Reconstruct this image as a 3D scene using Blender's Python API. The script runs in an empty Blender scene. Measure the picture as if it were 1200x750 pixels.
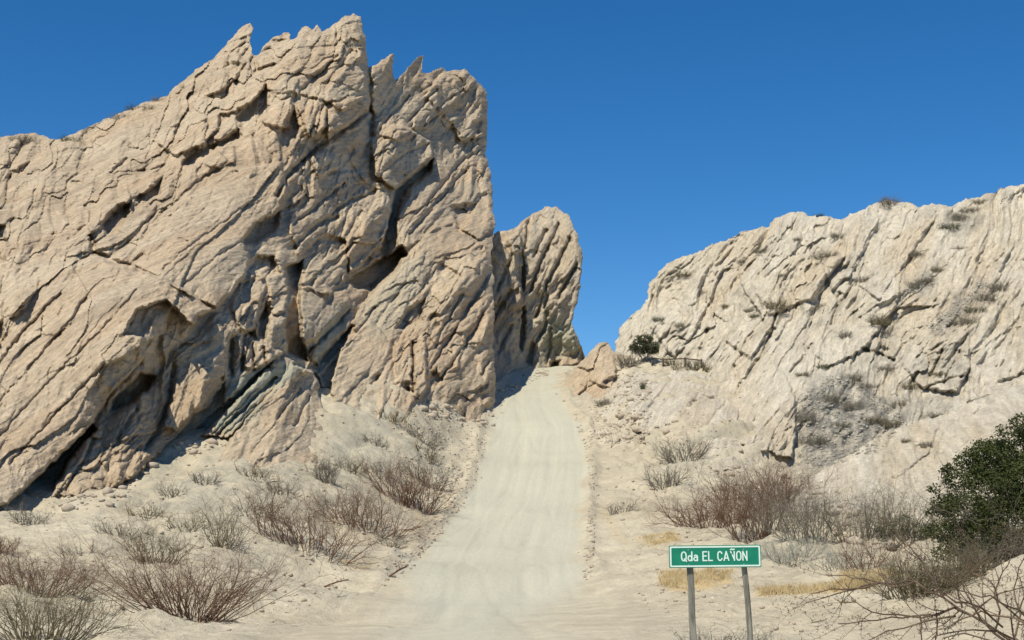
import bpy, math, random
import numpy as np
from mathutils import Vector

# ------------------------------------------------------------------ camera
F = 1700.0                      # focal length in photo pixels (1200 wide)
CAM_Z = 1.7
PITCH = math.atan(250.0 / F)    # horizon at py = 625
CP, SP = math.cos(PITCH), math.sin(PITCH)

sc = bpy.context.scene
world = bpy.data.worlds.new("World"); sc.world = world; world.use_nodes = True
col = sc.collection

def ray(px, py):
    """world direction with Y = 1 through a photo pixel"""
    x = (np.asarray(px, float) - 600.0) / F
    y = -(np.asarray(py, float) - 375.0) / F
    wy = CP - y * SP
    wz = SP + y * CP
    return x / wy, wz / wy

def at(px, py, Y):
    a, b = ray(px, py)
    return np.stack([a * Y, np.asarray(Y, float) * np.ones_like(a), CAM_Z + b * Y], -1)

# ------------------------------------------------------------------ noise
def _h(ix, iy, seed):
    ix = ix.astype(np.int64).astype(np.uint32); iy = iy.astype(np.int64).astype(np.uint32)
    h = ix * np.uint32(374761393) + iy * np.uint32(668265263) + np.uint32((seed * 2246822519 + 12345) & 0xffffffff)
    h = (h ^ (h >> np.uint32(13))) * np.uint32(1274126177)
    h = (h ^ (h >> np.uint32(16))) * np.uint32(2246822519)
    return h ^ (h >> np.uint32(15))

def rnd(ix, iy, seed):
    return (_h(ix, iy, seed) & np.uint32(0xffffff)).astype(np.float64) / 16777216.0

def perlin(x, y, seed=0):
    xi = np.floor(x); yi = np.floor(y); fx = x - xi; fy = y - yi
    u = fx * fx * fx * (fx * (fx * 6 - 15) + 10); v = fy * fy * fy * (fy * (fy * 6 - 15) + 10)
    r = 0
    g = []
    for dy in (0, 1):
        for dx in (0, 1):
            a = rnd(xi + dx, yi + dy, seed) * 2 * math.pi
            g.append(np.cos(a) * (fx - dx) + np.sin(a) * (fy - dy))
    return 1.5 * ((g[0] * (1 - u) + g[1] * u) * (1 - v) + (g[2] * (1 - u) + g[3] * u) * v)

def fbm(x, y, octs=4, seed=0, gain=0.5):
    r = 0; a = 1.0; s = 0
    for o in range(octs):
        r = r + a * perlin(x, y, seed + o * 17); s += a; a *= gain; x = x * 2.03 + 5.1; y = y * 2.03 + 1.7
    return r / s

def worley(x, y, seed=0):
    """F1, F2, cell random, offset to the cell point (dx, dy)"""
    xi = np.floor(x); yi = np.floor(y)
    f1 = np.full(x.shape, 9.0); f2 = np.full(x.shape, 9.0); cr = np.zeros(x.shape); ox = np.zeros(x.shape); oy = np.zeros(x.shape)
    for dy in (-1, 0, 1):
        for dx in (-1, 0, 1):
            cx = xi + dx; cy = yi + dy
            px = cx + rnd(cx, cy, seed); py = cy + rnd(cx, cy, seed + 91)
            d = np.hypot(px - x, py - y)
            c = rnd(cx, cy, seed + 203)
            m = d < f1
            f2 = np.where(m, f1, np.minimum(f2, d))
            cr = np.where(m, c, cr); ox = np.where(m, x - px, ox); oy = np.where(m, y - py, oy)
            f1 = np.where(m, d, f1)
    return f1, f2, cr, ox, oy

def facet(x, y, seed=0):
    """value noise linear over jittered triangles: flat faces that meet in sharp edges, about -1..1"""
    x0 = x + 0.34 * perlin(x * 0.55, y * 0.55, seed + 5); y0 = y + 0.34 * perlin(x * 0.55 + 9, y * 0.55, seed + 6)
    x = x0 + 0.5 * y0; y = 0.87 * y0
    xi = np.floor(x); yi = np.floor(y); fx = x - xi; fy = y - yi
    v = lambda i, j: rnd(xi + i, yi + j, seed) * 2 - 1
    a, b, c, d = v(0, 0), v(1, 0), v(0, 1), v(1, 1)
    return np.where(fx + fy < 1, a + (b - a) * fx + (c - a) * fy, d + (c - d) * (1 - fx) + (b - d) * (1 - fy))

def sstep(x, a, b):
    t = np.clip((x - a) / (b - a), 0, 1); return t * t * (3 - 2 * t)

def seg_dist(U, V, poly, closed=True):
    P = np.array(poly, float); n = len(P)
    best = np.full(U.shape, 1e9); bx = np.zeros(U.shape); by = np.zeros(U.shape)
    for i in range(n if closed else n - 1):
        a = P[i]; b = P[(i + 1) % n]; d = b - a; L = d @ d + 1e-9
        t = np.clip(((U - a[0]) * d[0] + (V - a[1]) * d[1]) / L, 0, 1)
        qx = a[0] + t * d[0]; qy = a[1] + t * d[1]
        dd = np.hypot(U - qx, V - qy); m = dd < best
        best = np.where(m, dd, best); bx = np.where(m, qx, bx); by = np.where(m, qy, by)
    return best, bx, by

def inside(U, V, poly):
    r = np.zeros(U.shape, bool); P = np.array(poly, float); n = len(P)
    for i in range(n):
        x0, y0 = P[i]; x1, y1 = P[(i + 1) % n]
        if y0 == y1: continue
        c = ((y0 > V) != (y1 > V)) & (U < (x1 - x0) * (V - y0) / (y1 - y0) + x0)
        r ^= c
    return r

def sdf(U, V, poly):
    d, _, _ = seg_dist(U, V, poly); return np.where(inside(U, V, poly), d, -d)

class TPS:
    def __init__(s, X, Y, lam=0.0):
        X = np.array(X, float); s.c = X.mean(0); s.k = np.abs(X - s.c).max(); X = (X - s.c) / s.k; s.X = X
        n = len(X); K = s.U(X[:, None, 0] - X[None, :, 0], X[:, None, 1] - X[None, :, 1]) + lam * np.eye(n)
        P = np.c_[np.ones(n), X]; A = np.zeros((n + 3, n + 3)); A[:n, :n] = K; A[:n, n:] = P; A[n:, :n] = P.T
        s.w = np.linalg.solve(A, np.r_[np.array(Y, float), 0, 0, 0])
    @staticmethod
    def U(dx, dy):
        r2 = dx * dx + dy * dy; return 0.5 * r2 * np.log(r2 + 1e-12)
    def __call__(s, x, y):
        x = (np.asarray(x, float) - s.c[0]) / s.k; y = (np.asarray(y, float) - s.c[1]) / s.k
        r = s.w[-3] + s.w[-2] * x + s.w[-1] * y
        for i, (a, b) in enumerate(s.X): r = r + s.w[i] * s.U(x - a, y - b)
        return r

# ------------------------------------------------------------------ object helpers
def mesh_np(name, V, Fq, mat=None, smooth=True, attrs=None, mats=None):
    """V (n,3), Fq (m,k) constant k, or list of such arrays"""
    if isinstance(Fq, np.ndarray): Fq = [Fq]
    Fq = [f for f in Fq if len(f)]
    me = bpy.data.meshes.new(name)
    me.vertices.add(len(V)); me.vertices.foreach_set("co", np.asarray(V, np.float32).ravel())
    tot = sum(f.size for f in Fq); nf = sum(len(f) for f in Fq)
    me.loops.add(tot); me.polygons.add(nf)
    me.loops.foreach_set("vertex_index", np.concatenate([f.ravel() for f in Fq]).astype(np.int32))
    st = []; o = 0
    for f in Fq:
        st.append(o + np.arange(len(f)) * f.shape[1]); o += f.size
    me.polygons.foreach_set("loop_start", np.concatenate(st).astype(np.int32))
    if smooth: me.polygons.foreach_set("use_smooth", np.ones(nf, bool))
    me.update(calc_edges=True)
    if attrs:
        for k, a in attrs.items():
            at_ = me.attributes.new(k, 'FLOAT', 'POINT'); at_.data.foreach_set("value", np.asarray(a, np.float32))
    if mat: me.materials.append(mat)
    return me

def link(name, me, parent=None, loc=None):
    o = bpy.data.objects.new(name, me); col.objects.link(o)
    if parent is not None: o.parent = parent
    if loc is not None: o.location = [float(v) for v in loc]
    return o

def tag(o, label, cat, group=None, kind=None):
    o["label"] = label; o["category"] = cat
    if group: o["group"] = group
    if kind: o["kind"] = kind
    return o

# ------------------------------------------------------------------ materials
class NT:
    def __init__(s, name):
        s.m = bpy.data.materials.new(name); s.m.use_nodes = True; s.t = s.m.node_tree; s.t.nodes.clear()
        s.out = s.n('ShaderNodeOutputMaterial'); s.b = s.n('ShaderNodeBsdfPrincipled'); s.l(s.b, 0, s.out, 0)
        s.b.inputs['Roughness'].default_value = 0.95; s.b.inputs['Specular IOR Level'].default_value = 0.15
    def n(s, t, **k):
        x = s.t.nodes.new(t)
        for a, b in k.items(): setattr(x, a, b)
        return x
    def l(s, a, i, b, j): s.t.links.new(a.outputs[i], b.inputs[j])
    def coord(s, rot=(0, 0, 0), scale=(1, 1, 1)):
        tc = s.n('ShaderNodeNewGeometry'); mp = s.n('ShaderNodeMapping')
        s.l(tc, 'Position', mp, 0)
        mp2 = s.n('ShaderNodeMapping'); mp.inputs['Rotation'].default_value = rot
        s.l(mp, 0, mp2, 0); mp2.inputs['Scale'].default_value = scale
        return mp2
    def noise(s, c, scale, detail=4, rough=0.55, dist=0):
        x = s.n('ShaderNodeTexNoise'); s.l(c, 0, x, 0)
        x.inputs['Scale'].default_value = scale; x.inputs['Detail'].default_value = detail
        x.inputs['Roughness'].default_value = rough; x.inputs['Distortion'].default_value = dist
        return x
    def ramp(s, src, stops, i=0):
        r = s.n('ShaderNodeValToRGB'); s.l(src, i, r, 0)
        e = r.color_ramp.elements
        while len(e) < len(stops): e.new(0.5)
        for k, (p, c) in enumerate(stops):
            e[k].position = p
            if not hasattr(c, '__len__'): c = (c, c, c)
            e[k].color = (*c, 1)
        return r
    def mix(s, fac, a, b, blend='MIX'):
        x = s.n('ShaderNodeMix', data_type='RGBA', blend_type=blend)
        if isinstance(fac, (int, float)): x.inputs[0].default_value = fac
        else: s.t.links.new(fac, x.inputs[0])
        for k, v in ((6, a), (7, b)):
            if isinstance(v, tuple): x.inputs[k].default_value = (*v, 1)
            else: s.t.links.new(v, x.inputs[k])
        return x.outputs[2]
    def attr(s, name):
        a = s.n('ShaderNodeAttribute'); a.attribute_name = name; return a.outputs['Fac']
    def math(s, op, a, b=0.0):
        x = s.n('ShaderNodeMath', operation=op)
        for k, v in ((0, a), (1, b)):
            if isinstance(v, (int, float)): x.inputs[k].default_value = v
            else: s.t.links.new(v, x.inputs[k])
        return x.outputs[0]
    def base(s, c):
        if isinstance(c, tuple): s.b.inputs['Base Color'].default_value = (*c, 1)
        else: s.t.links.new(c, s.b.inputs['Base Color'])
    def bump(s, h, dist, strength=1.0, prev=None):
        b = s.n('ShaderNodeBump'); b.inputs['Distance'].default_value = dist; b.inputs['Strength'].default_value = strength
        s.t.links.new(h, b.inputs['Height'])
        if prev: s.t.links.new(prev, b.inputs['Normal'])
        s.t.links.new(b.outputs[0], s.b.inputs['Normal'])
        return b.outputs[0]

def rock_material(name, tan, cream, rust, tilt, grey=(0.25, 0.235, 0.2), green=(0.42, 0.425, 0.325), varn=(0.22, 0.17, 0.125)):
    t = NT(name)
    c0 = t.coord()
    cs = t.coord((0, tilt, 0), (0.3, 0.05, 1.7))      # stretched along the dipping strata
    big = t.noise(c0, 0.07, 4, 0.55, 0.4)
    str_ = t.noise(cs, 0.55, 6, 0.65, 0.3)
    fine = t.noise(cs, 2.6, 5, 0.7)
    spk = t.noise(c0, 3.2, 5, 0.7)
    a = t.ramp(big, [(0.38, tan), (0.62, cream)])
    b = t.ramp(str_, [(0.40, (0, 0, 0)), (0.64, (1, 1, 1))])
    m1 = t.mix(b.outputs[0], a.outputs[0], cream)
    ru = t.ramp(t.noise(cs, 0.2, 4, 0.6, 0.5), [(0.49, 0.0), (0.66, 0.65)])
    m2 = t.mix(ru.outputs[0], m1, rust)
    va = t.ramp(t.noise(cs, 0.28, 7, 0.72, 0.8), [(0.50, 0.0), (0.70, 0.45)])
    m3 = t.mix(va.outputs[0], m2, varn)
    f = t.ramp(fine, [(0.32, 0.62), (0.66, 1.14)])
    m4 = t.mix(0.75, m3, f.outputs[0], 'MULTIPLY')
    s2 = t.ramp(spk, [(0.32, 0.68), (0.62, 1.1)])
    m5 = t.mix(0.7, m4, s2.outputs[0], 'MULTIPLY')
    gsp = t.ramp(t.noise(c0, 1.6, 5, 0.75), [(0.35, 0.45), (0.65, 1.25)])
    gr = t.mix(1.0, gsp.outputs[0], grey, 'MULTIPLY')
    m6 = t.mix(t.attr('grey'), m5, gr)
    gn = t.mix(0.8, green, f.outputs[0], 'MULTIPLY')
    m7 = t.mix(t.attr('green'), m6, gn)
    t.base(m7)
    p = t.bump(fine.outputs[0], 0.16, 0.9)
    p = t.bump(spk.outputs[0], 0.16, 0.9, p)
    vor = t.n('ShaderNodeTexVoronoi', feature='F1'); t.l(cs, 0, vor, 0); vor.inputs['Scale'].default_value = 1.7
    t.bump(vor.outputs[0], 0.12, 0.5, p)
    return t.m

M = {}
M['rock'] = rock_material('tan_rock', (0.49, 0.372, 0.245), (0.58, 0.475, 0.335), (0.55, 0.405, 0.262), math.radians(48))
M['tower'] = rock_material('pale_brown_rock', (0.49, 0.40, 0.28), (0.56, 0.475, 0.35), (0.52, 0.38, 0.25), math.radians(58))
M['hill'] = rock_material('cream_rock', (0.56, 0.485, 0.355), (0.645, 0.585, 0.465), (0.57, 0.465, 0.32), math.radians(52), varn=(0.36, 0.315, 0.25))

def ground_colour(t, c0):
    big = t.noise(c0, 0.12, 5, 0.6, 0.4); med = t.noise(c0, 0.9, 6, 0.65); fine = t.noise(c0, 6.0, 5, 0.7)
    a = t.ramp(big, [(0.35, (0.495, 0.428, 0.303)), (0.65, (0.58, 0.515, 0.378))])
    b = t.ramp(med, [(0.34, 0.78), (0.66, 1.08)])
    m = t.mix(0.85, a.outputs[0], b.outputs[0], 'MULTIPLY')
    c = t.ramp(fine, [(0.28, 0.74), (0.62, 1.06)])
    m = t.mix(0.6, m, c.outputs[0], 'MULTIPLY')
    return m, med, fine
def ground_material():
    t = NT('pale_silt'); c0 = t.coord(); m, med, fine = ground_colour(t, c0)
    gsp = t.ramp(t.noise(c0, 2.2, 5, 0.75), [(0.35, 0.55), (0.65, 1.2)])
    gr = t.mix(1.0, gsp.outputs[0], (0.36, 0.34, 0.27), 'MULTIPLY')
    m = t.mix(t.attr('grey'), m, gr)
    m = t.mix(t.attr('ochre'), m, (0.49, 0.37, 0.19))
    m = t.mix(t.attr('green'), m, (0.42, 0.43, 0.34))
    t.base(m)
    mid = t.noise(c0, 2.6, 5, 0.7)
    p = t.bump(med.outputs[0], 0.16, 0.7); p = t.bump(mid.outputs[0], 0.12, 0.8, p); t.bump(fine.outputs[0], 0.06, 0.8, p)
    return t.m
M['ground'] = ground_material()

def road_material():
    t = NT('pale_dust_road'); c0 = t.coord(); cs = t.coord((0, 0, 0), (2.2, 0.16, 1))
    big = t.noise(c0, 0.15, 4, 0.6, 0.5); st = t.noise(cs, 0.9, 5, 0.6, 0.2); fine = t.noise(c0, 7.0, 4, 0.7)
    a = t.ramp(big, [(0.3, (0.485, 0.462, 0.355)), (0.7, (0.53, 0.508, 0.395))])
    cx = t.n('ShaderNodeCombineXYZ'); t.t.links.new(t.attr('lat'), cx.inputs[0]); t.t.links.new(t.math('MULTIPLY', t.attr('along'), 0.014), cx.inputs[1])
    tr = t.noise(cx, 2.6, 6, 0.6, 0.15)
    b = t.ramp(tr, [(0.34, 0.945), (0.64, 1.03)])
    m = t.mix(0.9, a.outputs[0], b.outputs[0], 'MULTIPLY')
    c = t.ramp(fine, [(0.3, 0.85), (0.62, 1.04)])
    m = t.mix(0.7, m, c.outputs[0], 'MULTIPLY')
    m = t.mix(t.attr('dust'), m, ground_colour(t, c0)[0])
    t.base(m)
    p = t.bump(tr.outputs[0], 0.04, 0.5); t.bump(fine.outputs[0], 0.05, 0.9, p)
    return t.m
M['road'] = road_material()

def simple(name, c1, c2, scale=4.0, rough=0.9, spec=0.15, bump=0.0):
    t = NT(name); c = t.coord(); n = t.noise(c, scale, 4, 0.6)
    r = t.ramp(n, [(0.3, c1), (0.7, c2)]); t.base(r.outputs[0])
    t.b.inputs['Roughness'].default_value = rough; t.b.inputs['Specular IOR Level'].default_value = spec
    if bump: t.bump(n.outputs[0], bump, 0.7)
    return t.m
M['twig_brown'] = simple('reddish_brown_twigs', (0.13, 0.072, 0.046), (0.235, 0.145, 0.095), 1.5)
M['twig_olive'] = simple('olive_twigs', (0.125, 0.10, 0.06), (0.22, 0.19, 0.11), 1.5)
M['twig_grey'] = simple('grey_twigs', (0.14, 0.125, 0.095), (0.26, 0.235, 0.18), 1.5)
M['twig_silver'] = simple('silver_twigs', (0.33, 0.33, 0.27), (0.46, 0.45, 0.37), 1.5)
M['thorn'] = simple('thorny_bark', (0.055, 0.036, 0.025), (0.22, 0.16, 0.105), 2.5)
M['bark'] = simple('dark_bark', (0.10, 0.085, 0.065), (0.2, 0.17, 0.13), 5)
M['leaf'] = simple('dark_green_leaves', (0.03, 0.043, 0.012), (0.085, 0.10, 0.032), 0.9, 0.8)
M['leaf_dull'] = simple('dull_green_leaves', (0.05, 0.06, 0.028), (0.10, 0.11, 0.055), 0.9, 0.8)
M['straw'] = simple('ochre_straw', (0.42, 0.31, 0.15), (0.60, 0.48, 0.27), 2.0)
M['stone'] = simple('pale_stone', (0.38, 0.31, 0.23), (0.52, 0.45, 0.35), 6.0, bump=0.03)
M['scree'] = simple('grey_scree', (0.24, 0.22, 0.175), (0.46, 0.42, 0.335), 1.5, bump=0.03)
M['white_stone'] = simple('white_stone', (0.7, 0.68, 0.6), (0.8, 0.78, 0.7), 6.0)
M['wood'] = simple('weathered_dark_wood', (0.08, 0.06, 0.045), (0.16, 0.125, 0.09), 8.0)

# ------------------------------------------------------------------ ground surface
GC = [  # photo pixel, distance: the ground surveyed where it is seen
 # road, centre and both edges
 (560,750,23),(350,750,23),(760,750,23),(600,722,34),(440,700,48),(600,700,49),(720,700,48),(490,650,63),(590,650,63),(680,650,63),
 (530,600,77),(610,600,77),(686,600,77),(560,550,90),(625,550,90),(690,550,90),(570,500,105),(630,500,105),(686,500,105),
 (578,475,114),(665,475,114),(590,455,128),(655,455,128),(600,440,141),(660,438,141),(645,430,152),(678,428,152),
 # left bank
 (-60,600,58),(0,590,61),(60,583,64),(120,577,66),(160,558,70),(200,518,75),(225,514,76),(265,518,76),(325,515,79),(382,534,79),
 (388,475,91),(430,450,97),(480,466,99),(520,472,103),(560,483,109),
 (545,520,98),(520,560,86),(480,600,74),(430,650,61),(380,690,50),(300,720,39),
 (440,500,88),(470,540,84),(420,570,74),(330,560,68),(250,560,66),(100,610,56),(0,630,50),(-100,640,46),
 (250,640,50),(330,640,52),(400,635,56),(200,658,44),(120,690,38),(180,722,34),(100,745,25),(0,700,31),(0,690,33),(280,690,40),(-200,700,30),
 # right bank
 (700,520,100),(700,560,88),(705,600,76),(715,650,62),(740,690,48),(700,470,114),(690,450,124),(720,455,120),
 (760,432,126),(800,432,125),(830,436,124),(760,480,108),(800,500,102),(840,520,97),(880,540,92),(930,550,90),(760,540,92),
 (780,580,82),(860,590,76),(930,600,74),(975,600,72),(1040,622,62),(1040,622,76),(1120,622,84),(1200,622,90),(830,640,58),(920,645,54),(1000,650,52),(1080,650,50),
 (905,669,45.5),(960,674,44),(1000,680,43.5),(800,690,42),(880,694,41),(960,688,40),(1040,685,39),(870,725,29),(1000,725,29),(860,752,22.5),(1000,750,23),(1150,640,48),
 (1100,718,29),(1150,690,27.5),(1200,655,26.5),(1260,630,26),(1200,628,50),(1300,620,50),
]
gp = np.array([at(a, b, c) for a, b, c in GC])
extra = []
for X, Y, Z in [(-25, 5, 0), (0, 5, 0), (25, 5, 0.3), (-25, -20, 0), (25, -20, 0), (0, -20, 0), (0, 14, 0), (8, 14, 0), (-8, 14, 0),
                (4, 165, 18.5), (10, 165, 18.5), (4, 185, 15), (15, 185, 15), (-20, 130, 18), (-40, 90, 14), (-40, 60, 8), (-45, 30, 3),
                (45, 30, 5), (40, 60, 3), (45, 90, 2), (35, 120, 6), (30, 100, 3.5), (25, 140, 12), (-10, 185, 15), (40, 180, 15)]:
    extra.append((X, Y, Z))
gp = np.vstack([gp, np.array(extra, float)])
_g = TPS(gp[:, :2], gp[:, 2], 2e-6)

# road centre and half width as a function of Y, surveyed from the same edges
RD = [(-30, 0.3, 6.0), (10, -0.2, 4.6)]
for l, r, py, Y in [(330, 770, 750, 23), (378, 735, 725, 33), (435, 705, 700, 48), (488, 683, 650, 63), (530, 686, 600, 77), (558, 691, 550, 90), (570, 688, 500, 105), (578, 664, 475, 114),
                    (583, 657, 455, 128), (597, 659, 440, 141), (640, 682, 430, 152)]:
    a, b = at(l, py, Y)[0], at(r, py, Y)[0]; RD.append((Y, (a + b) / 2, (b - a) / 2))
RD += [(170, 10.5, 3), (190, 16, 3)]
RD = np.array(RD)

def road_u(X, Y):
    """signed distance outside the road edge (negative = on the road)"""
    c = np.interp(Y, RD[:, 0], RD[:, 1]); w = np.interp(Y, RD[:, 0], RD[:, 2])
    return np.abs(X - c) - w, X - c

def ground_z(X, Y, fine=True):
    X = np.asarray(X, float); Y = np.asarray(Y, float)
    Xc = np.clip(X, -50, 60); Yc = np.clip(Y, -25, 195)
    z = _g(Xc, Yc)
    far = np.hypot(X - Xc, Y - Yc)
    z = z * np.exp(-far / 60.0)
    if not fine: return z
    u, s = road_u(X, Y)
    off = sstep(u, -0.3, 2.2)
    near = 1.0 - 0.6 * sstep(-Y, -30, -18)      # calmer close to the camera
    lump = 0.28 * fbm(X * 0.16, Y * 0.16, 3, 5) + 0.22 * fbm(X * 0.6, Y * 0.6, 5, 9, 0.68) + 0.10 * (0.5 - np.abs(perlin(X * 1.1, Y * 0.9, 33)) - 0.5 * np.abs(perlin(X * 2.3, Y * 2.1, 34)))
    f1, f2, cr, _, _ = worley(X * 0.9 + 0.5 * perlin(X, Y, 3), Y * 0.9, 7)
    g1, g2, gr_, _, _ = worley(X * 2.6 + 0.4 * perlin(X * 2, Y * 2, 4), Y * 2.2, 8)
    rub = 0.12 * np.clip(f2 - f1, 0, 0.5) * cr * 2 + 0.07 * (1 - g1) * (gr_ > 0.6)
    gully = -0.30 * np.clip(0.16 - np.abs(perlin(X * 0.16 + 3, Y * 0.10, 31)), 0, 1) / 0.16
    da = X * 0.75 + Y * 0.25; db = -X * 0.45 + Y * 0.5
    rid = 0; ga = 1.0; fa = 1.0
    for o in range(4):
        rid = rid + ga * (0.5 - 1.3 * np.abs(perlin(da * 0.10 * fa + o, db * 0.42 * fa, 101 + o))); ga *= 0.55; fa *= 2.1
    rid = rid + 0.75 * facet(da * 0.22, db * 0.5, 131) + 0.42 * facet(da * 0.5, db * 1.1, 134) + 0.2 * facet(da * 1.1, db * 2.3, 137)
    rocky = sstep(Y, 72, 98) * sstep(u, 0.8, 4.0) * np.where(X > 0, 1.05, 0.5)
    z = z + off * near * (lump + rub + gully * (Y > 45)) + rocky * rid
    z = z + (1 - off) * (0.03 * fbm(X * 0.5, Y * 0.2, 3, 77) + 0.012 * perlin(X * 3, Y * 0.5, 78))
    # worn lips at the road edges, wheel tracks
    wob = 0.5 * perlin(Y * 0.3 + 7, X * 0 + 0.3, 12)
    lipw = sstep(Y, 38, 60)
    z = z + lipw * 0.30 * np.exp(-((u - 0.25 + wob * 0.6) / 0.3) ** 2) * (0.6 + 0.8 * np.abs(perlin(Y * 0.8, s * 0, 14)))
    wr = (1 - off)
    z = z - wr * 0.07 * np.exp(-((np.abs(s + 0.25 * perlin(Y * 0.07, Y * 0, 71)) - 1.0) / 0.35) ** 2) * (0.5 + perlin(Y * 0.11, s * 0.2, 72) + 0.3)
    z = z - wr * 0.05 * np.clip(0.12 - np.abs(perlin(s * 0.7, Y * 0.06, 73)), 0, 1) / 0.12
    return z

def gz(x, y):
    return float(ground_z(np.array([x]), np.array([y]))[0])

def ray_ground(px, py, near=15.0, far=170.0):
    """first hit of a photo ray with the ground"""
    Y = np.linspace(near, far, 900); P = at(np.full(900, px, float), np.full(900, py, float), Y)
    d = P[:, 2] - ground_z(P[:, 0], P[:, 1])
    k = np.argmax(d < 0)
    if d[k] >= 0: k = 899
    return P[k]

def pix(X, Y, Z):
    """photo pixel of world points"""
    z = Z - CAM_Z; fwd = Y * CP + z * SP; up = -Y * SP + z * CP
    fwd = np.maximum(fwd, 0.5)
    return 600 + F * X / fwd, 375 - F * up / fwd

def quads(ny, nx):
    i = np.arange(ny - 1)[:, None] * nx + np.arange(nx - 1)[None]
    return np.stack([i, i + 1, i + nx + 1, i + nx], -1).reshape(-1, 4)

def build_ground():
    xs = np.unique(np.r_[np.linspace(-1500, -120, 14), np.linspace(-110, -36, 30), np.arange(-35, 50, 0.13), np.linspace(51, 110, 25), np.linspace(120, 1500, 14)])
    ys = np.unique(np.r_[np.linspace(-1500, -60, 14), np.linspace(-50, 14, 33), np.geomspace(15, 160, 760), np.linspace(162, 220, 30), np.linspace(240, 2500, 20)])
    Xg, Yg = np.meshgrid(xs, ys)
    Z = ground_z(Xg, Yg)
    u, s = road_u(Xg, Yg)
    px, py = pix(Xg, Yg, Z)
    wx = 14 * fbm(Xg * 0.5, Yg * 0.3, 4, 41); wy = 6 * fbm(Xg * 0.5, Yg * 0.5, 4, 43)
    U_ = px + wx; V_ = py + wy
    grey = np.zeros_like(Z); ochre = np.zeros_like(Z); green = np.zeros_like(Z)
    vis = (Yg > 15)
    for poly, amt in [([(400,480),(520,480),(520,560),(430,600),(380,560)], 0.45), ([(180,530),(290,520),(370,560),(330,610),(150,600)], 0.5),
                      ([(930,450),(1060,450),(1040,545),(940,600)], 0.9), ([(760,520),(830,510),(900,560),(960,600),(880,640),(780,600)], 0.25),
                      ([(150,640),(250,600),(500,560),(500,600),(330,650)], 0.3)]:
        d = sdf(U_, V_, poly); grey = np.maximum(grey, amt * sstep(d, -8, 12) * vis)
    grey = grey * np.clip(0.5 + 1.6 * fbm(Xg * 0.8, Yg * 0.5, 4, 51), 0, 1.1)
    for poly, amt in [([(775,670),(860,666),(855,685),(800,694),(772,688)], 1.0), ([(885,690),(960,686),(1030,672),(1030,690),(960,697),(890,699)], 1.0),
                      ([(745,630),(790,622),(800,632),(765,642)], 0.9), ([(395,655),(440,658),(430,670),(400,664)], 0.6), ([(700,590),(712,600),(745,640),(720,632)], 0.35),
                      ([(480,595),(500,600),(490,615)], 0.5), ([(980,672),(1050,666),(1060,676),(990,690)], 0.8)]:
        d = sdf(px + wx * 0.6, py + wy * 0.6, poly); ochre = np.maximum(ochre, amt * sstep(d, -4, 4) * vis)
    ochre = ochre * np.clip(0.75 + 1.5 * fbm(Xg * 1.2, Yg * 1.2, 3, 55), 0, 1)
    d = sdf(U_, V_, [(380,470),(470,470),(440,560),(380,560)]); green = 0.15 * sstep(d, -8, 12) * vis
    V = np.stack([Xg, Yg, Z], -1).reshape(-1, 3)
    Q = quads(len(ys), len(xs))
    me = mesh_np('ground', V, Q, M['ground'], True, dict(grey=grey.ravel(), ochre=ochre.ravel(), green=green.ravel()))
    o = link('ground', me)
    tag(o, 'pale dusty silt ground and banks on both sides of the dirt road', 'ground', kind='structure')
    # the road: a thin sheet of packed dust, same tessellation, sinking under the ground at its ragged edge
    rag = 0.35 * fbm(Xg * 0.8, Yg * 0.5, 4, 61) + 0.5 * fbm(Xg * 0.15, Yg * 0.15, 2, 63)
    e = u + rag
    keep = (e < 0.45) & (Yg > -30) & (Yg < 185)
    Zr = Z + 0.02 - 0.10 * sstep(e, 0.0, 0.4)
    kq = keep.ravel()[Q].any(1)
    Qr = Q[kq]; idx = np.unique(Qr); re = np.full(keep.size, -1); re[idx] = np.arange(len(idx))
    dust = sstep(e + 0.5 * fbm(Xg * 1.3, Yg * 0.6, 4, 65) + 0.9 * sstep(-Yg, -52, -28), -0.7 - 1.8 * sstep(-Yg, -58, -40), 0.1)
    me = mesh_np('road', np.stack([Xg, Yg, Zr], -1).reshape(-1, 3)[idx], re[Qr], M['road'], True, dict(dust=dust.ravel()[idx], lat=(s / np.interp(Yg, RD[:, 0], RD[:, 2]) * 3.5).ravel()[idx], along=Yg.ravel()[idx]))
    o = link('road', me)
    tag(o, 'pale grey dirt road climbing between the rocks to the notch', 'road', kind='structure')
build_ground()

# ------------------------------------------------------------------ rock reliefs
def block(poly, a, b, e=3.0, ang=45, bulge=0.0): return ('B', poly, a, b, e, ang, bulge)
def hole(poly, d, e=3.5): return ('H', poly, d, e)
def crack(line, w, d): return ('C', line, w, d)

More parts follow.
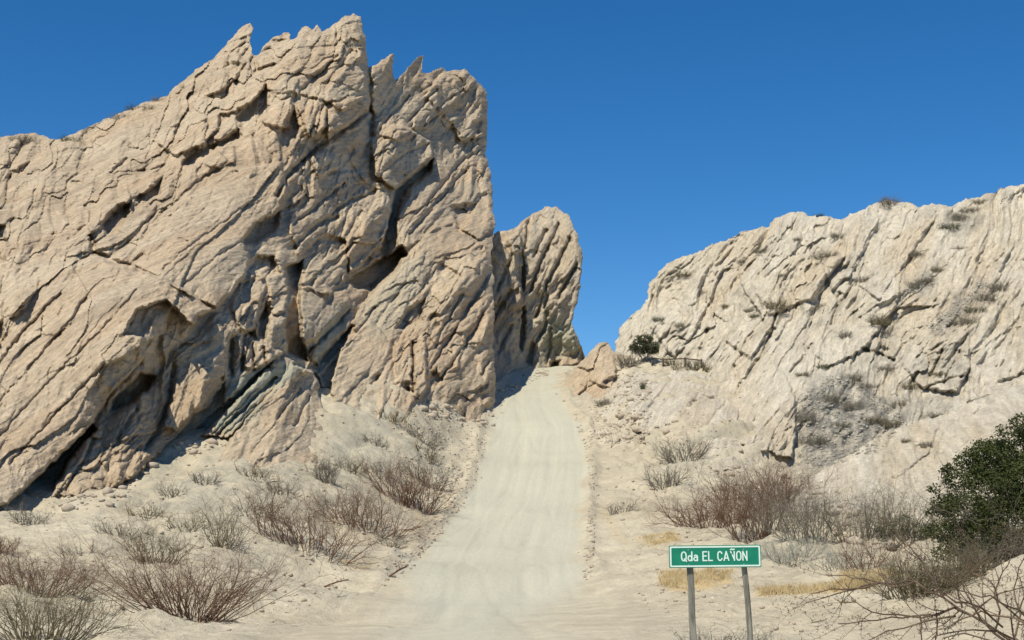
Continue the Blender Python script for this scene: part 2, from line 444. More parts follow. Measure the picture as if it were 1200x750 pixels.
def relief(name, mat, outline, depth, feats, theta, amp, step=1.0, cells=((95, 34, 9.0), (38, 13, 4.5), (14, 5.5, 1.8)), rough=1.0, lump=None,
           rim=14.0, thick=16.0, jag=1.6, greens=(), greys=(), seed=0, scale=1.0, fs=2.3, crag=1.0, lamp=1.0, smooth=None, fac=1.0, facets=((74, 40, 19), (33, 18, 8.5), (15, 8.5, 4.0), (7, 4.2, 1.9))):
    O = np.array(outline, float)
    u0, v0 = O.min(0) - 3; u1, v1 = O.max(0) + 3
    us = np.arange(u0, u1 + step, step); vs = np.arange(v0, v1 + step, step)
    U, V = np.meshgrid(us, vs); ny, nx = U.shape
    # ragged outline, snapped
    d, bx, by = seg_dist(U, V, outline); ins = inside(U, V, outline)
    sd = np.where(ins, d, -d)
    jn = jag * (fbm(U / 9, V / 9, 3, seed + 1) * 1.6 + 0.6 * fbm(U / 30, V / 30, 2, seed + 2) * 1.5)
    sd = sd + jn
    keepv = sd > 0
    gy, gx = np.gradient(sd, step); gl = np.hypot(gx, gy) + 1e-6
    # verts just outside move onto the line
    near = (~keepv) & (sd > -1.6 * step)
    Us = np.where(near, U - sd * gx / gl, U); Vs = np.where(near, V - sd * gy / gl, V)
    usable = keepv | near
    Q = quads(ny, nx)
    qk = usable.ravel()[Q].all(1) & keepv.ravel()[Q].any(1)
    Q = Q[qk]
    U = Us; V = Vs; sd = np.maximum(sd, 0)
    used = np.unique(Q); re = np.full(ny * nx, -1); re[used] = np.arange(len(used)); Q = re[Q]
    U = U.ravel()[used]; V = V.ravel()[used]; sd = sd.ravel()[used]
    # height in pixels towards the camera
    k = scale
    w1x = 12 * fbm(U / 70, V / 70, 2, seed + 11) + 1.5 * fbm(U / 9, V / 9, 3, seed + 13)
    w1y = 12 * fbm(U / 70, V / 70, 2, seed + 12) + 1.5 * fbm(U / 9, V / 9, 3, seed + 14)
    Uw = U + w1x; Vw = V + w1y
    wfx = 2.6 * fbm(U / 16, V / 16, 2, seed + 15) + 1.5 * fbm(U / 5.5, V / 5.5, 2, seed + 17); wfy = 2.6 * fbm(U / 16, V / 16, 2, seed + 16) + 1.5 * fbm(U / 5.5, V / 5.5, 2, seed + 18)
    th = math.radians(theta) + 0.18 * fbm(U / 160, V / 160, 2, seed + 21)
    a = Uw * np.cos(th) - Vw * np.sin(th); b = Uw * np.sin(th) + Vw * np.cos(th)
    th0 = math.radians(theta)
    a = Uw * math.cos(th0) - Vw * math.sin(th0); b = Uw * math.sin(th0) + Vw * math.cos(th0) + 34 * fbm(U / 150, V / 150, 2, seed + 22)
    H = np.zeros_like(U)
    lm = 0.0 * U if lump is None else np.maximum.reduce([sstep(sdf(U + 2 * w1x, V + 2 * w1y, q), -14, 14) for q in lump])
    aw = 1 - 0.62 * lm
    for i, (ca, cb, am) in enumerate(cells):
        f1, f2, cr, ox, oy = worley(a / ca, b / cb, seed + 31 + i)
        edge = np.clip((f2 - f1) * 3.0, 0, 1) ** 0.5
        pm = np.clip(0.55 + 1.3 * fbm(U / (1.6 * ca), V / (1.6 * ca), 2, seed + 35 + i), 0.05, 1.3)
        c = am * ((np.modf(cr * 7.3)[0] - 0.5) * 1.15 + oy * (0.75 + 0.7 * np.cos(cr * 40)) + ox * (0.25 + 0.8 * np.sin(cr * 40)) + 0.25 * (cr > 0.7) * (edge - 1))
        H += amp * c * pm * aw
    st = fbm(a / 60, b / 4.2, 3, seed + 41); st2 = fbm(a / 26, b / 2.0, 2, seed + 43)
    mod = np.clip(0.35 + 2.0 * fbm(U / 60, V / 60, 2, seed + 45), 0.05, 1.4)
    H += amp * rough * mod * (2.2 * st + 0.9 * st2)
    H += amp * rough * (2.6 * fbm(Uw / 22, Vw / 22, 5, seed + 51, 0.6) + 7 * fbm(Uw / 90, Vw / 90, 2, seed + 52))
    cg_ = 0; ga = 1.0; fa = 1.0
    for o in range(4):
        cg_ = cg_ + ga * (1 - 2.2 * np.abs(perlin(a / 34 * fa + o * 3.1, b / 11 * fa, seed + 81 + o))); ga *= 0.55; fa *= 2.1
    cg2 = 0; ga = 1.0; fa = 1.0
    for o in range(4):
        cg2 = cg2 + ga * (1 - 2.2 * np.abs(perlin(Uw / 22 * fa + o * 1.7, Vw / 20 * fa, seed + 91 + o))); ga *= 0.55; fa *= 2.1
    sm_ = 0.0 if smooth is None else np.maximum.reduce([sstep(sdf(U + w1x, V + w1y, q), -4, 10) for q in smooth])
    for i, (fa_, fb_, fm) in enumerate(facets):
        H += (1 - 0.6 * sm_) * fac * fm * facet(a / fa_, b / fb_, seed + 111 + 3 * i) * np.clip(0.8 + 0.9 * fbm(U / (2.5 * fa_), V / (2.5 * fa_), 2, seed + 131 + i), 0.25, 1.4)
    H += crag * (2.2 * cg_ * np.clip(0.6 + fbm(U / 80, V / 80, 2, seed + 97) * 1.5, 0.15, 1.3) + 1.3 * cg2)
    if lump is not None:
        for ls, lb, la, sd_ in ((62, 40, 13.0, 1), (27, 17, 6.5, 2), (12, 8, 2.8, 3)):
            f1, f2, cr, ox, oy = worley(a / ls + 0.25 * perlin(U / 20, V / 20, seed + 66), b / lb + 0.25 * perlin(U / 20, V / 20, seed + 67), seed + 60 + sd_)
            bl_ = np.clip((f2 - f1) / 0.55, 0, 1) ** 0.55
            H += lm * lamp * la * ((np.modf(cr * 9.7)[0] - 0.5) * 1.2 + 0.75 * bl_ + oy * 0.9 + ox * 0.45 * np.sin(cr * 50) - 0.3)
    for ft in feats:
        P = np.array(ft[1], float); lo = P.min(0) - 14; hi = P.max(0) + 14
        s = np.nonzero((Uw > lo[0]) & (Uw < hi[0]) & (Vw > lo[1]) & (Vw < hi[1]))[0]
        if not len(s): continue
        uu = U[s] + wfx[s]; vv = V[s] + wfy[s]
        if ft[0] == 'B':
            _, poly, ha, hb, e, ang, bulge = ft
            dd = sdf(uu, vv, poly); ca, sa = math.cos(math.radians(ang)), math.sin(math.radians(ang))
            pr = P @ np.array([ca, sa]); t = np.clip((uu * ca + vv * sa - pr.min()) / (np.ptp(pr) + 1e-6), 0, 1)
            H[s] += fs * (ha + (hb - ha) * t + bulge * np.sqrt(np.clip(1 - (1 - np.clip(dd / 38, 0, 1)) ** 2, 0, 1))) * sstep(dd, -e * 0.5, e * 0.6)
        elif ft[0] == 'H':
            _, poly, dp, e = ft
            dd = sdf(uu, vv, poly); H[s] -= fs * dp * sstep(dd, -e * 0.6, e)
        else:
            _, ln, w, dp = ft
            dd, _, _ = seg_dist(uu, vv, ln, False); H[s] -= fs * dp * np.exp(-(dd / w) ** 2)
    dc = np.array(depth, float)
    D = TPS(dc[:, :2], dc[:, 2], 1e-5)(U, V)
    r = np.clip(sd / rim, 0, 1)
    back = rim * 0.9 * (1 - np.sqrt(np.clip(1 - (1 - r) ** 2, 0, 1)))
    H = H * (0.35 + 0.65 * sstep(sd, 0, 9))
    Df = D - (H - back) * D / F
    Pf = at(U, V, Df)
    # back face
    tb = thick * (1 - np.exp(-sd / 60.0))
    Db = D + back * D / F + tb + 0.02
    Pb = at(U, V, Db)
    n = len(U)
    # boundary stitching
    E = np.concatenate([Q[:, [0, 1]], Q[:, [1, 2]], Q[:, [2, 3]], Q[:, [3, 0]]])
    key = np.sort(E, 1); kk = key[:, 0] * n + key[:, 1]
    uq, inv, cnt = np.unique(kk, return_inverse=True, return_counts=True)
    be = E[cnt[inv] == 1]
    # grid rows run downward: quad (i,i+1,below...) faces the camera when reversed
    Qf = Q[:, ::-1]
    Qb = Q + n
    Qs = np.stack([be[:, 0], be[:, 1], be[:, 1] + n, be[:, 0] + n], 1)
    Vv = np.concatenate([Pf, Pb])
    def region(ls):
        g = np.zeros(n)
        for poly, amt in ls:
            dd = sdf(U + 2.2 * w1x, V + 2.2 * w1y, poly); g = np.maximum(g, amt * sstep(dd, -7, 9))
        return g
    gg = region(greens); gy_ = region(greys) * np.clip(0.75 + 1.6 * fbm(U / 12, V / 12, 4, seed + 71), 0, 1.05)
    me = mesh_np(name, Vv, [Qf, Qb, Qs], mat, True, dict(green=np.r_[gg, gg], grey=np.r_[gy_, gy_]))
    return link(name, me)

# ---- big jagged rock on the left
cliff_outline = [(-160,700),(-160,205),(-110,190),(-70,185),(-20,172),(0,161),(22,158),(42,156),(60,163),(75,162),(100,150),(130,138),(165,122),(195,113),(205,103),(215,95),(228,84),(240,75),(258,62),
 (266,52),(275,41),(284,31),(293,27),(297,33),(293,42),(294,54),(297,66),(303,64),(311,52),(322,43),(337,37),(342,40),(339,48),(346,43),(353,32),(361,32),(366,35),(372,29),(377,38),(384,33),(396,24),(405,18),(414,16),(423,20),(425,34),(428,45),
 (432,78),(440,76),(450,68),(456,63),(461,63),(461,80),(463,92),(470,88),(480,78),(487,70),(492,64),(497,65),(495,74),(494,84),(503,87),(508,82),(518,78),(524,83),(534,82),(545,82),(551,88),(557,92),(564,100),(569,106),
 (573,120),(570,130),(571,160),(569,180),(574,196),(577,215),(577,240),(579,260),(578,290),(575,300),(578,330),(579,370),(578,400),(580,440),(579,478),(584,490),(580,520),(500,560),(400,620),(200,640),(60,700)]
cliff_depth = [(0,590,61),(60,583,64),(120,577,66),(200,517,75),(265,517,77),(325,514,80),(382,533,81),(388,472,91),(430,447,97),(480,466,99),(520,472,103),(575,486,112),
 (0,400,74),(100,310,82),(150,400,74),(200,350,79),(250,370,82),(-70,300,80),(-70,600,58),(0,250,90),(200,250,93),(350,300,101),(410,330,110),(300,360,88),(360,420,94),(450,380,108),(530,380,115),(576,400,119),
 (500,270,127),(566,290,131),(0,165,108),(-70,180,105),(-160,200,100),(-160,600,52),(100,150,112),(200,115,118),(290,40,128),(412,20,133),(430,150,126),(495,70,150),(570,105,166),(577,230,153),(500,200,141),(300,150,110),(400,220,117),(345,380,90)]
cliff_feats = [
 block([(-80,620),(-80,400),(0,345),(60,310),(105,303),(150,312),(190,325),(225,345),(250,363),(232,372),(225,380),(195,352),(160,362),(146,392),(166,395),(168,420),(128,462),(108,498),(60,545),(18,588)], 2, 24, 3, 45, 16),
 block([(140,392),(158,358),(195,350),(236,378),(205,404),(195,415),(185,440),(165,458),(128,470),(130,455),(165,425),(160,400)], 18, 5, 12, 60),
 hole([(133,468),(165,436),(182,440),(172,458),(150,474),(130,482)], 26),
 hole([(107,497),(95,510),(60,545),(20,578),(5,594),(50,592),(70,562),(80,540),(112,503)], 34),
 crack([(0,470),(40,425),(75,385),(100,350)], 1.6, 4), crack([(0,510),(60,445),(130,375),(160,340)], 1.4, 3), crack([(10,545),(80,470),(120,430)], 1.6, 4), crack([(-5,430),(30,385),(70,345)], 2, 6),
 block([(12,372),(22,345),(45,322),(43,338),(28,362)], 2, 9),
 hole([(-30,258),(4,264),(9,290),(5,308),(-30,310)], 22), hole([(-30,375),(3,378),(5,400),(-30,400)], 16),
 block([(60,583),(72,556),(90,530),(115,498),(145,480),(172,458),(196,430),(206,410),(232,392),(252,366),(268,368),(280,388),(268,402),(266,440),(245,478),(225,490),(200,520),(160,556),(120,580)], 2, 12, 3, 45, 9),
 crack([(205,430),(200,470),(185,505),(170,525)], 3, 9), crack([(110,515),(95,545),(78,575)], 2.5, 7), crack([(160,480),(140,510),(125,540)], 2.5, 6),
 block([(203,420),(235,396),(258,373),(274,385),(266,402),(262,440),(240,470),(205,505),(192,500),(202,460)], 3, 14),
 crack([(192,395),(194,425),(190,450)], 1.6, -8),
 block([(267,345),(278,325),(300,312),(306,318),(312,335),(306,350),(300,372),(296,390),(280,385)], 3, 12),
 block([(313,325),(325,310),(333,316),(338,345),(333,365),(320,370)], 3, 13),
 block([(300,380),(315,370),(335,372),(337,410),(315,425),(300,432),(285,430),(290,405)], 4, 12),
 hole([(303,378),(313,352),(316,375),(310,400),(300,392)], 14), hole([(283,392),(297,385),(300,396),(285,405)], 12),
 block([(266,402),(290,392),(305,402),(332,412),(326,420),(300,440),(262,472),(262,440)], 5, 12), crack([(272,402),(271,440)], 2, 8), crack([(284,398),(284,435)], 1.8, 7), crack([(296,402),(297,432)], 1.8, 8), crack([(309,408),(311,425)], 1.6, 6),
 block([(150,310),(168,280),(190,258),(230,222),(270,198),(330,190),(336,225),(326,250),(300,262),(286,283),(292,305),(287,325),(268,345),(254,362),(215,342),(185,323)], 2, 19, 3, 45, 11),
 hole([(283,283),(300,262),(330,248),(322,270),(300,285)], 16), hole([(290,314),(300,300),(322,300),(328,322),(300,324)], 16),
 crack([(175,300),(210,270),(240,245)], 1.4, 3), crack([(190,315),(240,275),(290,240)], 1.4, 3.5), crack([(215,335),(255,300),(280,285)], 1.6, 4), crack([(210,278),(220,284)], 1.4, 4), crack([(180,260),(230,215),(265,190)], 2, 6),
 hole([(333,312),(354,306),(351,350),(355,400),(362,424),(337,414),(333,383),(341,350)], 26),
 block([(100,250),(130,222),(150,222),(154,234),(120,262),(106,275)], 3, 14), hole([(116,262),(138,241),(153,236),(150,255),(138,274),(124,276)], 20),
 crack([(107,278),(111,295),(128,304),(150,312),(168,297)], 3, 12), crack([(130,300),(160,275),(185,245)], 2.5, 6),
 block([(140,235),(165,215),(190,205),(186,215),(160,232)], 2, 9), hole([(160,232),(180,217),(189,209),(187,228),(170,238),(160,242)], 12),
 hole([(5,211),(20,196),(36,189),(28,204),(15,212)], 9), crack([(85,212),(97,215),(108,200)], 2, 6), crack([(130,203),(148,188)], 2, 6), crack([(162,200),(178,200),(190,194)], 2, 6),
 crack([(25,270),(40,245)], 2, 5), crack([(75,250),(95,230)], 2, 4), crack([(80,280),(100,265)], 2, 5),
 block([(178,165),(190,146),(225,140),(257,132),(256,150),(240,168),(207,181),(190,172)], 2, 15), hole([(212,192),(230,176),(255,166),(280,151),(284,160),(255,174),(235,192),(220,196)], 15),
 block([(244,160),(260,143),(278,143),(278,157),(258,166)], 2, 8),
 block([(226,190),(250,172),(275,172),(275,190),(255,197)], 2, 8),
 block([(252,125),(270,106),(290,92),(308,87),(312,98),(298,118),(275,130),(260,134)], 2, 13), hole([(278,138),(298,115),(312,100),(314,130),(300,152),(283,152)], 12),
 block([(304,140),(320,121),(340,115),(343,128),(338,150),(320,148)], 3, 16), hole([(343,125),(352,150),(345,166),(328,154)], 14),
 block([(315,108),(335,90),(350,95),(350,112),(330,115)], 1, 7),
 block([(240,85),(258,64),(280,62),(288,72),(280,88),(262,105),(245,110)], 2, 9), hole([(252,82),(270,72),(288,74),(286,84),(262,84)], 7), hole([(240,112),(262,104),(268,110),(250,116)], 6), hole([(276,62),(286,42),(294,50),(297,70),(288,76)], 7),
 crack([(298,66),(300,84),(320,75)], 2, 7), hole([(300,64),(330,44),(336,46),(310,70)], 6),
 block([(300,105),(345,52),(375,38),(412,22),(424,42),(430,80),(428,112),(402,130),(385,120),(362,112),(345,110)], 2, 11), crack([(395,65),(350,110)], 2, 5), crack([(412,60),(385,95)], 2, 4), crack([(340,60),(318,80)], 2, 5),
 crack([(432,70),(434,110),(436,160)], 2.4, 9), crack([(433,128),(410,148),(385,163),(365,180),(352,190),(335,210),(325,228)], 3.2, 15),
 block([(384,122),(425,112),(432,128),(405,150),(384,158)], 3, 13), block([(345,118),(370,110),(383,125),(382,150),(366,162),(357,150)], 3, 15), hole([(364,164),(382,150),(384,163),(368,180)], 10),
 block([(434,142),(455,110),(480,85),(493,66),(496,90),(518,100),(510,128),(500,150),(470,165),(440,158)], 2, 9), crack([(445,150),(478,112)], 2, 5), crack([(480,140),(500,118),(512,105)], 2.2, 6),
 block([(498,112),(520,84),(550,86),(568,108),(573,135),(565,160),(540,165),(525,140)], 3, 10), hole([(472,140),(484,138),(486,155),(478,156)], 7), hole([(535,98),(546,98),(540,110)], 5),
 block([(434,142),(480,150),(504,165),(507,182),(462,222),(440,205),(435,175)], 3, 24), crack([(450,200),(475,180),(500,170)], 1.8, 4),
 block([(364,182),(380,174),(392,182),(394,198),(375,208),(366,196)], 2, 11, 3, 45, 3), 
 block([(340,232),(380,205),(415,200),(450,215),(462,228),(455,265),(445,290),(410,320),(405,280),(380,275),(350,300),(340,270)], 2, 16), crack([(345,262),(380,235),(405,215)], 2, 6), crack([(375,262),(410,235),(440,225)], 2.4, 7), crack([(345,290),(372,262),(395,255)], 3, 8),
 hole([(462,224),(500,192),(508,184),(504,202),(476,224),(466,250),(464,290),(450,302),(443,300),(455,262)], 24),
 hole([(406,330),(430,313),(470,288),(478,298),(464,318),(435,340),(415,337)], 40),
 block([(466,245),(500,203),(550,165),(577,160),(577,270),(560,280),(530,262),(500,275),(480,290),(467,290)], 3, 9), hole([(528,242),(562,236),(552,256),(536,270)], 14), crack([(480,275),(510,240),(545,200)], 2, 6), crack([(500,240),(540,190),(570,170)], 2.2, 6),
 hole([(555,142),(565,140),(562,158),(554,156)], 6), hole([(560,230),(570,225),(572,250),(563,255)], 8),
 block([(353,330),(372,290),(380,282),(405,285),(408,310),(402,330),(385,345),(356,338)], 3, 14), hole([(355,335),(372,325),(368,338)], 7), hole([(382,335),(402,320),(400,330),(386,340)], 6),
 block([(352,342),(385,340),(405,342),(410,352),(395,372),(370,396),(354,402)], 3, 15),
 block([(362,415),(390,385),(412,360),(415,375),(400,395),(372,428)], 2, 8), hole([(362,430),(390,402),(414,380),(415,391),(386,424),(372,436)], 15), crack([(362,412),(390,385),(410,362)], 1.8, 8), crack([(375,425),(415,382)], 1.6, 6),
 block([(386,446),(398,412),(415,375),(440,335),(475,300),(512,263),(530,270),(567,285),(580,300),(605,520),(560,520),(396,520)], 17, 8, 3.5, 10),
 hole([(464,384),(478,362),(498,350),(494,376),(472,386)], 12), hole([(500,372),(512,365),(516,382),(505,394)], 9), hole([(515,308),(535,318),(540,325),(525,332),(512,322)], 7), hole([(550,295),(566,288),(568,300),(556,306)], 8),
 crack([(505,430),(545,370),(575,320)], 2.2, 7), crack([(510,405),(540,345)], 2, 5), crack([(520,440),(560,380),(578,350)], 2, 6), crack([(440,380),(475,330)], 2, 3), crack([(420,470),(460,420)], 2, 3), crack([(380,440),(440,360)], 1.8, 5),
 hole([(458,400),(462,400),(464,450),(459,446)], 5), block([(462,404),(478,396),(484,402),(482,456),(466,448)], 3, 10, 2.5, 0), block([(485,404),(498,394),(500,452),(492,470),(483,463)], 2, 12, 2.5, 0), hole([(472,448),(482,446),(482,462),(474,458)], 10), crack([(484,400),(484,460)], 1.8, 9),
 hole([(500,442),(512,430),(518,444),(505,452)], 10), block([(503,428),(545,398),(536,430),(515,444)], 2, 9), crack([(512,450),(530,428)], 2.4, 8),
 block([(562,458),(572,430),(580,420),(580,475),(562,474)], 2, 9, 2.5, 10), hole([(562,462),(578,452),(578,462),(566,474)], 9), crack([(566,440),(578,410)], 2, 6),
 block([(262,522),(345,428),(366,436),(374,450),(382,500),(386,540),(350,560),(310,560),(250,545)], 31, 30), block([(350,436),(370,436),(382,470),(386,545),(348,524),(330,505),(318,500)], 0, -20, 5, 0),
 crack([(352,455),(325,490)], 2, 6), crack([(362,465),(345,500)], 2, 6),
 block([(235,510),(290,455),(330,415),(348,425),(268,514)], 20, 22), crack([(255,510),(285,480),(305,459),(322,443)], 2.4, 11), crack([(240,506),(285,457),(300,446)], 1.5, 5), crack([(250,508),(300,456)], 1.4, 4), crack([(262,512),(300,474)], 1.4, 4),
 hole([(218,516),(262,474),(300,441),(334,410),(332,419),(294,454),(238,508)], 9),
 hole([(374,456),(389,456),(382,476),(378,478)], 10),
]
cliff = relief('rock_cliff', M['rock'], cliff_outline, cliff_depth, cliff_feats, 47, 1.0, cells=((150, 56, 15.0), (70, 23, 4.5), (28, 9, 2.2)),
               lump=[[(-60,150),(60,120),(200,90),(300,20),(430,0),(500,40),(590,80),(590,230),(540,240),(500,200),(470,230),(460,290),(400,340),(350,330),(335,200),(290,185),(230,215),(150,290),(60,300),(-60,330)], [(255,350),(300,300),(340,320),(335,420),(280,440)], [(440,330),(570,280),(580,480),(480,470)], [(60,590),(110,500),(160,470),(190,480),(200,530),(120,600)]],
               greens=[([(225,515),(300,445),(330,415),(350,428),(300,480),(265,518)], 0.85), ([(360,432),(415,360),(418,385),(375,436)], 0.7), ([(425,330),(500,300),(480,370),(430,400)], 0.25)],
               greys=[([(360,420),(395,395),(413,380),(386,430)], 0.5), ([(355,330),(410,330),(400,400),(355,400)], 0.25), ([(430,140),(570,140),(578,290),(480,290)], 0.2)], seed=100, rim=8, thick=20, crag=0.55, lamp=0.7, fac=1.7, smooth=[[(-80,620),(-80,420),(0,370),(100,306),(150,312),(225,345),(232,372),(160,362),(146,392),(166,420),(108,498),(60,545),(18,588)], [(150,310),(230,222),(270,198),(330,195),(326,250),(287,283),(287,325),(254,362),(185,323)], [(400,440),(440,340),(500,280),(530,290),(480,350),(450,440)]])
tag(cliff, 'huge jagged tan rock cliff of slanting layers towering on the left of the road', 'rock cliff')

# ---- rock tower beyond it, beside the crest of the road
tower_outline = [(560,500),(560,290),(572,280),(583,271),(594,270),(603,268),(612,258),(622,252),(632,248),(638,242),(652,243),(658,247),(665,250),(672,263),(679,280),(683,300),(681,325),(678,350),(672,366),(669,378),(674,390),(681,405),(686,418),(694,430),(694,500)]
tower_depth = [(575,478,127),(590,453,137),(610,443,144),(645,431,150),(684,426,152),(640,245,157),(600,270,151),(682,300,152),(575,290,149),(600,360,148),(640,340,150),(675,400,151),(575,400,144),(560,500,118),(694,500,120)]
tower_feats = [
 block([(560,320),(583,290),(600,276),(608,272),(612,290),(612,350),(610,400),(596,440),(575,470),(560,470)], 2, 13, 2.5, 0),
 hole([(603,300),(612,292),(617,322),(614,342),(606,330)], 12), hole([(603,362),(615,358),(616,392),(611,412),(604,400)], 12),
 crack([(640,270),(625,300)], 2, 5), crack([(655,262),(632,310),(622,340)], 2, 6), crack([(668,280),(640,335),(628,370)], 2, 6), crack([(676,310),(655,350)], 2.2, 6), crack([(622,250),(616,290)], 2, 6),
 crack([(640,330),(640,380),(630,400)], 2, 5), crack([(600,300),(582,340)], 2, 5), crack([(598,340),(580,375)], 2, 5), crack([(600,380),(582,415)], 2, 5), crack([(645,385),(641,425)], 2, 5),
 hole([(615,425),(622,400),(628,402),(624,430)], 7), block([(655,430),(660,395),(672,385),(684,425)], 2, 8, 2.5, 0), hole([(672,396),(686,420),(690,436),(682,436)], 8),
 hole([(646,424),(658,424),(656,431),(646,431)], 12),
]
tower = relief('rock_tower', M['tower'], tower_outline, tower_depth, tower_feats, 57, 0.75, cells=((60, 16, 5.0), (26, 8, 3.4), (11, 4.5, 1.8)), lump=[[(540,200),(720,200),(720,520),(540,520)]], lamp=0.25,
               greens=[([(644,375),(668,378),(688,425),(640,430)], 0.7), ([(580,440),(640,430),(640,450),(580,465)], 0.3)], greys=(), seed=300, rim=5, thick=12, crag=0.6, fac=1.2, facets=((44, 18, 11), (20, 9, 6), (10, 5, 3), (5, 3, 1.5)))
tag(tower, 'tall narrow pale rock tower standing beside the top of the road', 'rock tower')

# ---- small outcrop right of the notch
knob_outline = [(648,500),(655,470),(662,450),(668,442),(676,430),(686,418),(694,409),(703,402),(711,402),(717,408),(722,414),(732,416),(745,422),(762,430),(768,500)]
knob_depth = [(655,470,121),(690,450,122),(720,450,120),(755,432,126),(768,500,104),(705,402,132),(675,435,128),(720,415,130),(700,430,124),(650,500,108),(760,500,104)]
knob_feats = [block([(690,446),(694,425),(704,412),(720,418),(722,440),(716,456),(700,450)], 2, 13, 2.5, 20), hole([(706,448),(722,440),(724,450),(712,460)], 12), hole([(686,426),(694,422),(692,430)], 6), hole([(698,424),(706,420),(704,428)], 5),
              block([(664,462),(676,444),(690,440),(684,456),(672,470)], 2, 8), crack([(722,445),(740,436)], 2, 6), crack([(680,452),(690,468),(686,480)], 2, 5)]
knob = relief('rock_outcrop', M['rock'], knob_outline, knob_depth, knob_feats, 50, 0.9, lump=[[(600,380),(800,380),(800,520),(600,520)]], lamp=0.5, cells=((30, 12, 5.0), (13, 6, 2.6), (6, 3.5, 1.2)), seed=400, rim=5, thick=5, crag=0.6, fac=0.9, facets=((30, 20, 8), (14, 9, 4.5), (7, 4.5, 2.2)))
tag(knob, 'low broken orange tan outcrop just right of the top of the road', 'rock outcrop')

# ---- right hillside
hill_outline = [(712,520),(716,440),(722,402),(726,385),(735,373),(745,367),(752,362),(757,350),(760,338),(767,325),(780,312),(790,305),(808,299),(830,290),(850,281),(870,272),(885,269),(900,265),(908,256),(914,252),(925,250),(935,249),(950,253),(970,253),
 (985,257),(997,252),(1010,245),(1024,239),(1035,235),(1048,236),(1060,237),(1074,241),(1090,240),(1104,238),(1116,241),(1130,235),(1150,230),(1165,224),(1180,220),(1200,216),(1230,210),(1290,198),(1420,190),(1420,720),(900,700),(780,600)]
hill_depth = [(720,400,138),(722,440,131),(757,350,142),(760,432,129),(760,390,135),(800,432,128),(790,306,145),(900,263,144),(1040,236,141),(1200,217,136),(1290,200,132),(1420,195,124),(1420,400,98),(830,400,130),(832,436,123),(865,472,110),
 (845,522,97),(900,535,93),(930,480,101),(930,545,91),(1000,400,115),(1000,480,101),(1050,520,94),(1100,400,110),(1200,400,106),(1200,300,121),(1000,300,130),(880,340,134),(1290,400,102),(1200,470,95),(990,592,76),(1200,600,62),(900,640,64),(780,590,84)]
hill_feats = [
 block([(838,512),(850,490),(862,468),(880,440),(905,428),(922,440),(932,470),(933,510),(928,537),(905,533),(870,522)], 3, 20), hole([(866,521),(905,532),(930,538),(926,548),(870,532)], 20), crack([(905,530),(935,490)], 1.6, 4), crack([(880,500),(915,450)], 1.4, 3), crack([(865,505),(895,455)], 1.4, 3),
 crack([(906,385),(893,415),(872,445),(862,462)], 2.2, 9), crack([(952,404),(938,424),(926,436)], 2, 8), crack([(862,430),(866,450)], 2, 6), crack([(830,385),(818,420)], 2, 5),
 crack([(1015,410),(1030,416),(1048,422)], 2.2, 8), hole([(1030,408),(1044,408),(1046,415),(1034,414)], 5), crack([(1120,490),(1105,505)], 2, 6),
 block([(1132,470),(1150,430),(1170,395),(1200,335),(1300,240),(1300,480),(1200,460)], 2, 18), block([(1150,465),(1175,420),(1200,400),(1300,360),(1300,470)], 2, 12), crack([(1200,440),(1170,450)], 3, 8), crack([(1195,372),(1168,410)], 2, 5),
 block([(1060,430),(1075,400),(1100,385),(1135,385),(1137,430),(1120,460),(1080,455)], 2, 12), crack([(1090,440),(1105,410)], 1.8, 6), crack([(1105,450),(1125,412)], 1.8, 6), crack([(1075,420),(1110,400)], 1.8, 5), crack([(1085,455),(1125,440)], 1.8, 6),
 hole([(1092,490),(1110,482),(1112,492),(1100,500)], 10), block([(1090,500),(1115,468),(1140,455),(1150,470),(1120,490)], 2, 12),
 block([(1000,330),(1030,290),(1070,245),(1100,250),(1060,310),(1030,350)], 1, 7), block([(960,300),(1000,262),(1035,250),(1000,320),(975,340)], 1, 7), block([(880,330),(920,300),(990,300),(950,350),(900,370)], 1, 8),
 block([(940,400),(1000,330),(1060,300),(1050,360),(1010,410),(970,430)], 1, 9), block([(760,380),(800,330),(850,310),(820,380),(790,420)], 1, 7), block([(850,400),(880,340),(920,330),(905,380),(880,420)], 1, 9),
 hole([(980,290),(990,280),(985,300)], 5), crack([(985,345),(975,380)], 2.4, 7), crack([(1000,330),(990,352)], 2.4, 6), hole([(870,365),(885,360),(892,368),(878,376)], 6), crack([(765,415),(790,380)], 2, 5),
]
